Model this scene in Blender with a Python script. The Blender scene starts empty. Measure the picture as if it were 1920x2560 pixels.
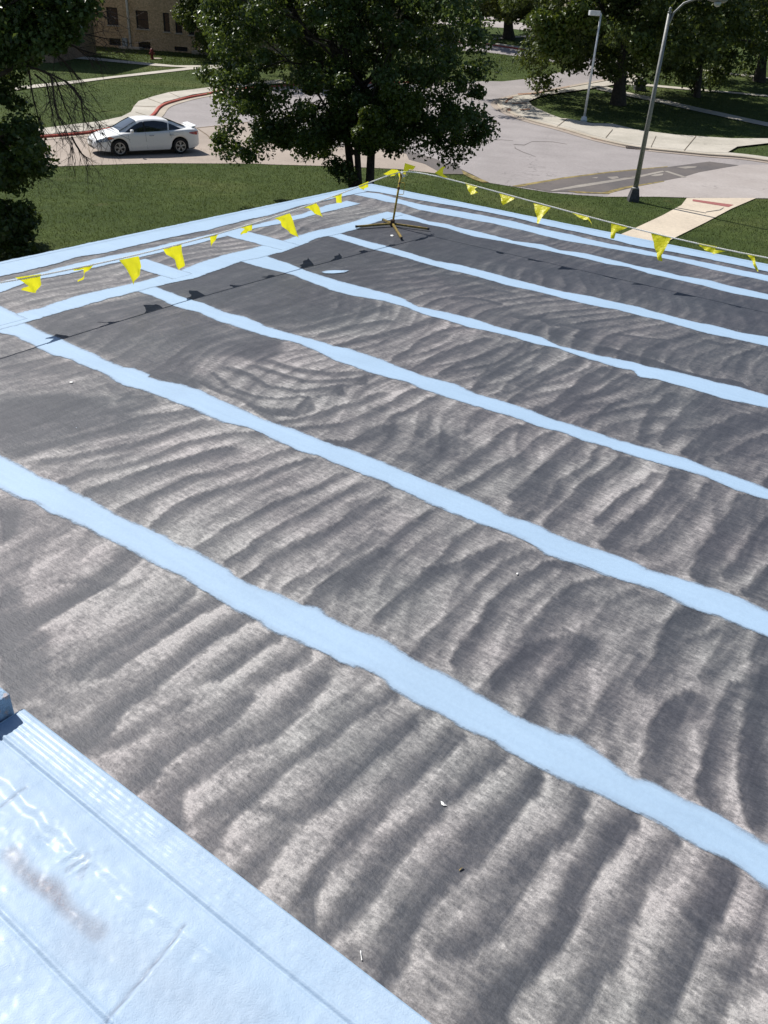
import bpy, bmesh, math, random
import numpy as np
from mathutils import Vector, Matrix
C = bpy.context.scene.collection
sc = bpy.context.scene
rng = np.random.default_rng(7)
random.seed(7)

# ------------------------------------------------------------------ camera, sky, sun, exposure
CAMZ = 7.05
FPX = 2100.0
VA = (-2553, -246.0); VB = (2738, 76.5)          # vanishing points of the two roof directions
def _ray(x, y): return np.array([x-960.0, -(y-1280.0), -FPX])
_a = _ray(*VA); _b = _ray(*VB); _a /= np.linalg.norm(_a); _b /= np.linalg.norm(_b)
_up = np.cross(_b, _a); _up /= np.linalg.norm(_up)
if _up[1] < 0: _up = -_up
_f = np.array([0, 0, -1.0]); _fh = _f - _up*(_f@_up); _fh /= np.linalg.norm(_fh)
RM = np.array([np.cross(_fh, _up), _fh, _up])
cam = bpy.data.cameras.new('camera'); camo = bpy.data.objects.new('camera', cam); C.objects.link(camo)
cam.sensor_fit = 'VERTICAL'; cam.sensor_height = 36; cam.lens = FPX/2560*36
cam.clip_start = 0.05; cam.clip_end = 3000
camo.matrix_world = Matrix.Translation((0, 0, CAMZ)) @ Matrix(RM.tolist()).to_4x4()
sc.camera = camo
SUN = Vector((-0.7426, 0.6697, math.tan(math.radians(50.3)))).normalized()   # towards the sun
w = bpy.data.worlds.new('World'); sc.world = w; w.use_nodes = True
nt = w.node_tree
sky = nt.nodes.new('ShaderNodeTexSky'); sky.sky_type = 'NISHITA'; sky.sun_disc = False
sky.sun_elevation = math.radians(50.3); sky.sun_rotation = math.atan2(SUN.x, SUN.y)
bg = nt.nodes['Background']; bg.inputs['Strength'].default_value = 0.075
nt.links.new(sky.outputs[0], bg.inputs[0])
sl = bpy.data.lights.new('sun', 'SUN'); sl.energy = 4.8; sl.angle = math.radians(0.53); sl.color = (1.0, 0.965, 0.91)
so = bpy.data.objects.new('sun', sl); C.objects.link(so); so.location = (0, 0, 60)
so.rotation_euler = SUN.to_track_quat('Z', 'Y').to_euler()
sc.view_settings.view_transform = 'Standard'; sc.view_settings.look = 'None'
sc.view_settings.exposure = 0.22; sc.view_settings.gamma = 1.0

# ------------------------------------------------------------------ geometry of the site
def ray(x, y): return RM @ _ray(x, y)
def onz(x, y, z):                                  # where a line of sight meets height z
    d = ray(x, y); t = (z-CAMZ)/d[2]; return np.array([d[0]*t, d[1]*t, z])
def sstep(a, b, x):
    t = np.clip((x-a)/(b-a), 0, 1); return t*t*(3-2*t)
def terrain(x, y):                                 # flat round the building, a slow rise to the far right
    x = np.asarray(x, float); y = np.asarray(y, float)
    k = sstep(-22, 2, x)
    r = y-0.12*np.abs(x-12)
    def sp(t, s): return s*np.log1p(np.exp(np.clip(t/s, -40, 40)))
    up = 0.10*sp(r-74, 4) - 0.045*sp(r-104, 6) - 0.04*sp(r-135, 10) - 0.013*sp(r-175, 10)
    far = 0.02*sp(y-118, 5) - 0.018*sp(y-300, 20)
    return k*up + (1-k)*far
def G(x, y, lift=0.0):                             # where a line of sight meets the terrain
    d = ray(x, y); d = d/np.hypot(d[0], d[1])
    lo = 2.0; t = 2.0
    while t < 420:
        if CAMZ + d[2]*t <= terrain(d[0]*t, d[1]*t)+lift: break
        lo = t; t += 2.0
    hi = t
    for _ in range(30):
        m = (lo+hi)/2
        if CAMZ + d[2]*m <= terrain(d[0]*m, d[1]*m)+lift: hi = m
        else: lo = m
    return np.array([d[0]*hi, d[1]*hi, float(terrain(d[0]*hi, d[1]*hi))])
def proj(p):                                       # world -> photo position, for crown outlines
    q = (np.atleast_2d(p)-[0, 0, CAMZ]) @ RM
    return 960-FPX*q[:, 0]/q[:, 2], 1280+FPX*q[:, 1]/q[:, 2]
def atdist(x, y, Y):                               # point of a line of sight at depth Y
    d = ray(x, y); t = Y/d[1]; return np.array([d[0]*t, Y, CAMZ+d[2]*t])
ROOFZ = 2.9
DU = np.array([0.82401, -0.56657]); DV = np.array([-0.56654, -0.82403])
_c = onz(926, 460.5, ROOFZ); COR = _c[:2]
def R(u, v, z=ROOFZ): return (COR[0]+u*DU[0]+v*DV[0], COR[1]+u*DU[1]+v*DV[1], z)
def UV(x, y, z=ROOFZ):
    p = onz(x, y, z)[:2]-COR; return np.array([p@DU, p@DV])

# ------------------------------------------------------------------ tagging and building helpers
def tag(o, label=None, cat=None, group=None, kind=None):
    if label: o['label'] = label
    if cat: o['category'] = cat
    if group: o['group'] = group
    if kind: o['kind'] = kind
    return o
def empty(name, loc, rz=0, label=None, cat=None, group=None):
    o = bpy.data.objects.new(name, None); o.empty_display_size = 0.3
    o.location = loc; o.rotation_euler = (0, 0, rz); C.objects.link(o)
    return tag(o, label, cat, group)
def link(name, verts, faces, mats, parent=None, smooth=False, world=True):
    me = bpy.data.meshes.new(name)
    me.from_pydata([tuple(map(float, v)) for v in verts], [], faces)
    if not isinstance(mats, (list, tuple)): mats = [mats]
    for m in mats: me.materials.append(m)
    if smooth: me.polygons.foreach_set('use_smooth', [True]*len(me.polygons))
    me.update()
    o = bpy.data.objects.new(name, me); C.objects.link(o)
    if parent:
        o.parent = parent
        if world: o.matrix_parent_inverse = parent_mw(parent).inverted()
    return o
def parent_mw(p):
    m = Matrix.LocRotScale(p.location, p.rotation_euler, p.scale)
    if p.parent: m = parent_mw(p.parent) @ p.matrix_parent_inverse @ m
    return m
def big_mesh(name, V, loops_per_face, F, mat, parent=None, smooth=False):
    """numpy arrays -> mesh with faces of equal size"""
    me = bpy.data.meshes.new(name)
    V = np.asarray(V, dtype=np.float32); F = np.asarray(F, dtype=np.int32)
    me.vertices.add(len(V)); me.vertices.foreach_set('co', V.ravel())
    me.loops.add(F.size); me.loops.foreach_set('vertex_index', F.ravel())
    me.polygons.add(len(F))
    me.polygons.foreach_set('loop_start', np.arange(0, F.size, loops_per_face, dtype=np.int32))
    me.polygons.foreach_set('loop_total', np.full(len(F), loops_per_face, dtype=np.int32))
    if smooth: me.polygons.foreach_set('use_smooth', np.ones(len(F), bool))
    me.materials.append(mat); me.update(calc_edges=True)
    o = bpy.data.objects.new(name, me); C.objects.link(o)
    if parent: o.parent = parent; o.matrix_parent_inverse = parent_mw(parent).inverted()
    return o
class MB:
    def __init__(s): s.v = []; s.f = []
    def add(s, vs, fs):
        n = len(s.v); s.v += [tuple(v) for v in vs]; s.f += [tuple(i+n for i in f) for f in fs]; return s
    def box(s, c, h, ax=None):                     # centre, half sizes, axes (3x3 rows)
        ax = np.eye(3) if ax is None else np.array(ax); c = np.array(c)
        vs = [c + sx*h[0]*ax[0] + sy*h[1]*ax[1] + sz*h[2]*ax[2] for sz in (-1, 1) for sy in (-1, 1) for sx in (-1, 1)]
        return s.add(vs, [(0, 2, 3, 1), (4, 5, 7, 6), (0, 1, 5, 4), (2, 6, 7, 3), (0, 4, 6, 2), (1, 3, 7, 5)])
    def cbox(s, c, h, ax=None, b=0.01):            # box with chamfered edges
        ax = np.eye(3) if ax is None else np.array(ax); c = np.array(c); b = min(b, min(h)*0.9)
        bm = bmesh.new(); bmesh.ops.create_cube(bm, size=2)
        for v in bm.verts: v.co = Vector((v.co.x*h[0], v.co.y*h[1], v.co.z*h[2]))
        bmesh.ops.bevel(bm, geom=bm.edges[:], offset=b, segments=2, affect='EDGES', profile=0.5)
        bm.verts.index_update()
        s.add([c + v.co.x*ax[0] + v.co.y*ax[1] + v.co.z*ax[2] for v in bm.verts], [tuple(q.index for q in f.verts) for f in bm.faces])
        bm.free(); return s
    def tube(s, pts, rad, n=8, cap=True):
        pts = [np.array(p, float) for p in pts]
        rad = [rad]*len(pts) if np.isscalar(rad) else list(rad)
        base = len(s.v); prev = None
        for i, p in enumerate(pts):
            t = pts[min(i+1, len(pts)-1)] - pts[max(i-1, 0)]; t = t/(np.linalg.norm(t)+1e-9)
            if prev is None:
                a = np.cross(t, [0, 0, 1.0]) if abs(t[2]) < 0.9 else np.cross(t, [1.0, 0, 0])
            else: a = prev - t*(prev@t)
            a /= np.linalg.norm(a); prev = a; b = np.cross(t, a)
            for k in range(n):
                an = 2*math.pi*k/n; s.v.append(tuple(p + rad[i]*(math.cos(an)*a + math.sin(an)*b)))
        for i in range(len(pts)-1):
            for k in range(n):
                a0 = base+i*n+k; a1 = base+i*n+(k+1) % n
                s.f.append((a0, a1, a1+n, a0+n))
        if cap:
            s.f.append(tuple(base+k for k in reversed(range(n)))); e = base+(len(pts)-1)*n
            s.f.append(tuple(e+k for k in range(n)))
        return s
    def lathe(s, c, prof, ax=None, n=24):          # profile [(r, h)] round axis ax[2]
        ax = np.eye(3) if ax is None else np.array(ax); c = np.array(c); base = len(s.v)
        for r, h in prof:
            for k in range(n):
                an = 2*math.pi*k/n; s.v.append(tuple(c + ax[2]*h + r*(math.cos(an)*ax[0]+math.sin(an)*ax[1])))
        for i in range(len(prof)-1):
            for k in range(n):
                a0 = base+i*n+k; a1 = base+i*n+(k+1) % n
                s.f.append((a0, a1, a1+n, a0+n))
        s.f.append(tuple(base+k for k in reversed(range(n)))); e = base+(len(prof)-1)*n
        s.f.append(tuple(e+k for k in range(n))); return s
    def build(s, name, mat, parent=None, smooth=False, world=True):
        return link(name, s.v, s.f, mat, parent, smooth, world)

# ------------------------------------------------------------------ materials
def mat(name):
    m = bpy.data.materials.new(name); m.use_nodes = True
    return m, m.node_tree, m.node_tree.nodes['Principled BSDF']
def N(nt, t, **k):
    n = nt.nodes.new(t)
    for a, b in k.items():
        if a in n.inputs: n.inputs[a].default_value = b
        else: setattr(n, a, b)
    return n
def noise(nt, vec, scale, detail=4, rough=0.55, dist=0.0):
    n = N(nt, 'ShaderNodeTexNoise'); n.inputs['Scale'].default_value = scale; n.inputs['Detail'].default_value = detail
    n.inputs['Roughness'].default_value = rough; n.inputs['Distortion'].default_value = dist
    if vec is not None: nt.links.new(vec, n.inputs['Vector'])
    return n.outputs['Fac']
def mapping(nt, sc3=(1, 1, 1), rz=0.0, src='Object'):
    t = N(nt, 'ShaderNodeTexCoord'); m = N(nt, 'ShaderNodeMapping')
    m.inputs['Scale'].default_value = sc3; m.inputs['Rotation'].default_value = (0, 0, rz)
    nt.links.new(t.outputs[src], m.inputs['Vector']); return m.outputs[0]
def ramp(nt, fac, stops):
    r = N(nt, 'ShaderNodeValToRGB'); e = r.color_ramp.elements
    while len(e) < len(stops): e.new(0.5)
    for i, (p, c) in enumerate(stops):
        e[i].position = p; e[i].color = (*c, 1) if len(c) == 3 else c
    nt.links.new(fac, r.inputs[0]); return r.outputs[0]
def mix(nt, fac, a, b, mode='MIX'):
    m = N(nt, 'ShaderNodeMix', data_type='RGBA', blend_type=mode)
    for s, v in ((m.inputs[0], fac), (m.inputs[6], a), (m.inputs[7], b)):
        if hasattr(v, 'is_linked') or isinstance(v, bpy.types.NodeSocket): nt.links.new(v, s)
        else: s.default_value = v if np.isscalar(v) else (*v, 1)
    return m.outputs[2]
def math_(nt, op, a, b=None, c=None, clamp=False):
    m = N(nt, 'ShaderNodeMath', operation=op); m.use_clamp = clamp
    for i, v in enumerate((a, b, c)):
        if v is None: continue
        if isinstance(v, bpy.types.NodeSocket): nt.links.new(v, m.inputs[i])
        else: m.inputs[i].default_value = v
    return m.outputs[0]
def bump(nt, p, h, strength, dist=0.01):
    b = N(nt, 'ShaderNodeBump'); b.inputs['Strength'].default_value = strength; b.inputs['Distance'].default_value = dist
    nt.links.new(h, b.inputs['Height']); nt.links.new(b.outputs[0], p.inputs['Normal']); return b
def simple(name, col, rough=0.6, metal=0.0, var=0.15, scale=8.0, bumps=0.0, coat=0.0, spec=0.5):
    m, t, p = mat(name); v = mapping(t)
    f = noise(t, v, scale, 5)
    c = ramp(t, f, [(0.3, [x*(1-var) for x in col]), (0.7, [min(1, x*(1+var)) for x in col])])
    t.links.new(c, p.inputs['Base Color']); p.inputs['Roughness'].default_value = rough
    p.inputs['Metallic'].default_value = metal; p.inputs['Coat Weight'].default_value = coat
    p.inputs['Specular IOR Level'].default_value = spec
    if bumps: bump(t, p, noise(t, v, scale*6, 4), bumps)
    return m
def concrete(name, ca, cb, crack=True, joint=0.0):
    m, t, p = mat(name); v = mapping(t)
    f = noise(t, v, 0.35, 6, 0.6); g = noise(t, v, 6.0, 5, 0.7); s = noise(t, v, 45.0, 2)
    c = ramp(t, f, [(0.35, ca), (0.65, cb)])
    c = mix(t, 0.5, c, ramp(t, g, [(0.3, (0.72, 0.72, 0.72)), (0.7, (1.12, 1.1, 1.08))]), 'MULTIPLY')
    c = mix(t, 0.35, c, ramp(t, s, [(0.35, (0.6, 0.6, 0.6)), (0.65, (1.25, 1.25, 1.25))]), 'MULTIPLY')
    if crack:
        vo = N(t, 'ShaderNodeTexVoronoi', feature='DISTANCE_TO_EDGE'); vo.inputs['Scale'].default_value = 0.16
        dv = N(t, 'ShaderNodeTexNoise'); dv.inputs['Scale'].default_value = 0.9; dv.inputs['Detail'].default_value = 6; t.links.new(v, dv.inputs[0])
        mm = N(t, 'ShaderNodeVectorMath', operation='MULTIPLY_ADD'); mm.inputs[1].default_value = (2.2,)*3
        t.links.new(dv.outputs['Color'], mm.inputs[0]); t.links.new(v, mm.inputs[2]); t.links.new(mm.outputs[0], vo.inputs['Vector'])
        cr = ramp(t, vo.outputs['Distance'], [(0.0, (1, 1, 1)), (0.006, (0, 0, 0))])
        gate = ramp(t, noise(t, v, 0.13, 2), [(0.5, (0, 0, 0)), (0.56, (1, 1, 1))])
        c = mix(t, math_(t, 'MULTIPLY', math_(t, 'MULTIPLY', cr, gate), 0.6), c, [x*0.35 for x in ca])
    t.links.new(c, p.inputs['Base Color']); p.inputs['Roughness'].default_value = 0.9
    p.inputs['Specular IOR Level'].default_value = 0.3
    bump(t, p, s, 0.25, 0.01)
    return m
M = {}
M['drive'] = concrete('concrete_drive', (0.34, 0.285, 0.24), (0.42, 0.355, 0.30))
M['asphalt'] = concrete('asphalt_pale', (0.30, 0.275, 0.27), (0.36, 0.33, 0.325))
M['asphalt2'] = concrete('asphalt_pale_chipseal', (0.37, 0.33, 0.31), (0.43, 0.39, 0.37))
M['patch'] = concrete('dark_road_patch', (0.115, 0.105, 0.105), (0.16, 0.14, 0.13))
M['walk'] = concrete('sidewalk_concrete', (0.43, 0.40, 0.34), (0.55, 0.51, 0.44))
M['walk2'] = concrete('sidewalk_cream', (0.56, 0.48, 0.38), (0.66, 0.57, 0.45), False)
M['kerb'] = concrete('kerb_concrete', (0.40, 0.35, 0.28), (0.5, 0.44, 0.36), False)
M['redkerb'] = concrete('kerb_red_paint', (0.36, 0.06, 0.045), (0.48, 0.16, 0.12), False)
M['white_line'] = concrete('worn_white_paint', (0.27, 0.245, 0.22), (0.36, 0.33, 0.29), False)
M['weeds'] = simple('dry_weeds', (0.22, 0.17, 0.06), 0.95, var=0.6, scale=3, bumps=0.5)

def grass_mat(name):
    m, t, p = mat(name); v = mapping(t)
    big = noise(t, v, 0.16, 5, 0.6); mid = noise(t, v, 1.6, 6, 0.7); fin = noise(t, v, 22, 3, 0.7)
    c = ramp(t, big, [(0.34, (0.048, 0.075, 0.020)), (0.52, (0.067, 0.097, 0.027)), (0.70, (0.105, 0.125, 0.042))])
    c = mix(t, 0.75, c, ramp(t, mid, [(0.3, (0.55, 0.6, 0.55)), (0.7, (1.4, 1.35, 1.3))]), 'MULTIPLY')
    dry = ramp(t, noise(t, v, 0.5, 5, 0.65), [(0.63, (0, 0, 0)), (0.78, (1, 1, 1))])
    c = mix(t, math_(t, 'MULTIPLY', dry, 0.6), c, (0.14, 0.115, 0.045))
    c = mix(t, 0.8, c, ramp(t, fin, [(0.32, (0.5, 0.52, 0.5)), (0.68, (1.5, 1.45, 1.4))]), 'MULTIPLY')
    t.links.new(c, p.inputs['Base Color']); p.inputs['Roughness'].default_value = 0.95
    p.inputs['Specular IOR Level'].default_value = 0.15
    bump(t, p, math_(t, 'ADD', fin, mid), 0.9, 0.08)
    return m
M['grass'] = grass_mat('lawn')
def leaf_mat(name, lo, hi, trans=0.35, rough=0.38):
    m, t, p = mat(name)
    gi = N(t, 'ShaderNodeNewGeometry'); v = mapping(t)
    f = math_(t, 'ADD', math_(t, 'MULTIPLY', gi.outputs['Random Per Island'], 0.6), math_(t, 'MULTIPLY', noise(t, v, 0.8, 3), 0.4))
    c = ramp(t, f, [(0.15, lo), (0.85, hi)])
    t.links.new(c, p.inputs['Base Color']); p.inputs['Roughness'].default_value = rough
    p.inputs['Specular IOR Level'].default_value = 0.45
    tr = N(t, 'ShaderNodeBsdfTranslucent'); t.links.new(mix(t, 0.5, c, (0.14, 0.17, 0.015)), tr.inputs[0])
    ms = N(t, 'ShaderNodeMixShader'); ms.inputs[0].default_value = trans
    t.links.new(p.outputs[0], ms.inputs[1]); t.links.new(tr.outputs[0], ms.inputs[2])
    t.links.new(ms.outputs[0], t.nodes['Material Output'].inputs[0])
    return m
M['leaf_dark'] = leaf_mat('leaves_dark', (0.032, 0.062, 0.018), (0.098, 0.155, 0.042), 0.38)
M['leaf_mid'] = leaf_mat('leaves_mid', (0.04, 0.065, 0.018), (0.11, 0.145, 0.036), 0.38, 0.5)
M['leaf_olive'] = leaf_mat('leaves_olive', (0.045, 0.06, 0.014), (0.13, 0.14, 0.032), 0.33, 0.5)
M['leaf_yellow'] = leaf_mat('leaves_sunlit_tint', (0.05, 0.085, 0.012), (0.11, 0.15, 0.025), 0.35, 0.4)
M['blade'] = leaf_mat('grass_blades', (0.048, 0.075, 0.02), (0.095, 0.125, 0.038), 0.3, 0.7)
M['bark'] = simple('bark', (0.05, 0.042, 0.036), 0.95, var=0.5, scale=6, bumps=0.8)
M['bark_light'] = simple('bark_light', (0.13, 0.105, 0.085), 0.95, var=0.4, scale=6, bumps=0.8)
M['twig'] = simple('dead_twigs', (0.055, 0.042, 0.036), 0.9, var=0.3)
# ------------------------------------------------------------------ the painted roofs
def crops(name, pts):
    ox, oy, s = {'F': (0, 0, 1), 'D': (0, 0, 1.15732), 'r7': (0, 440, .57866), 'r8': (960, 400, .57866), 'r3': (0, 900, .57866),
                 'r4': (960, 900, .57866), 'r5': (900, 1600, .61483), 'r1': (0, 1680, .66305), 'c5': (820, 380, .18083),
                 'z5': (0, 680, .42194), 'z6': (1040, 560, .53044), 'h1': (0, 0, .38577), 'h2': (480, 0, .48222), 'h3': (1200, 0, .434),
                 'h4': (1200, 280, .434), 'F1': (0, 560, .28933), 'F2': (440, 400, .31344), 'R1': (980, 380, .28933), 'R2': (1440, 500, .28933),
                 'lt': (0, 0, .28933)}[name]
    return [(ox+x*s, oy+y*s) for x, y in pts]
def fbm1(x, seed, octs=4, f0=1.0):
    x = np.asarray(x, float); r = np.random.default_rng(seed); o = np.zeros_like(x); a = 1.0; f = f0
    for _ in range(octs):
        o += a*np.sin(x*f+r.uniform(0, 6.28))*np.sin(x*f*0.61+r.uniform(0, 6.28)); a *= 0.55; f *= 2.13
    return o

U0, U1, V0, V1 = 0.0, 24.0, 0.0, 22.0
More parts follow.
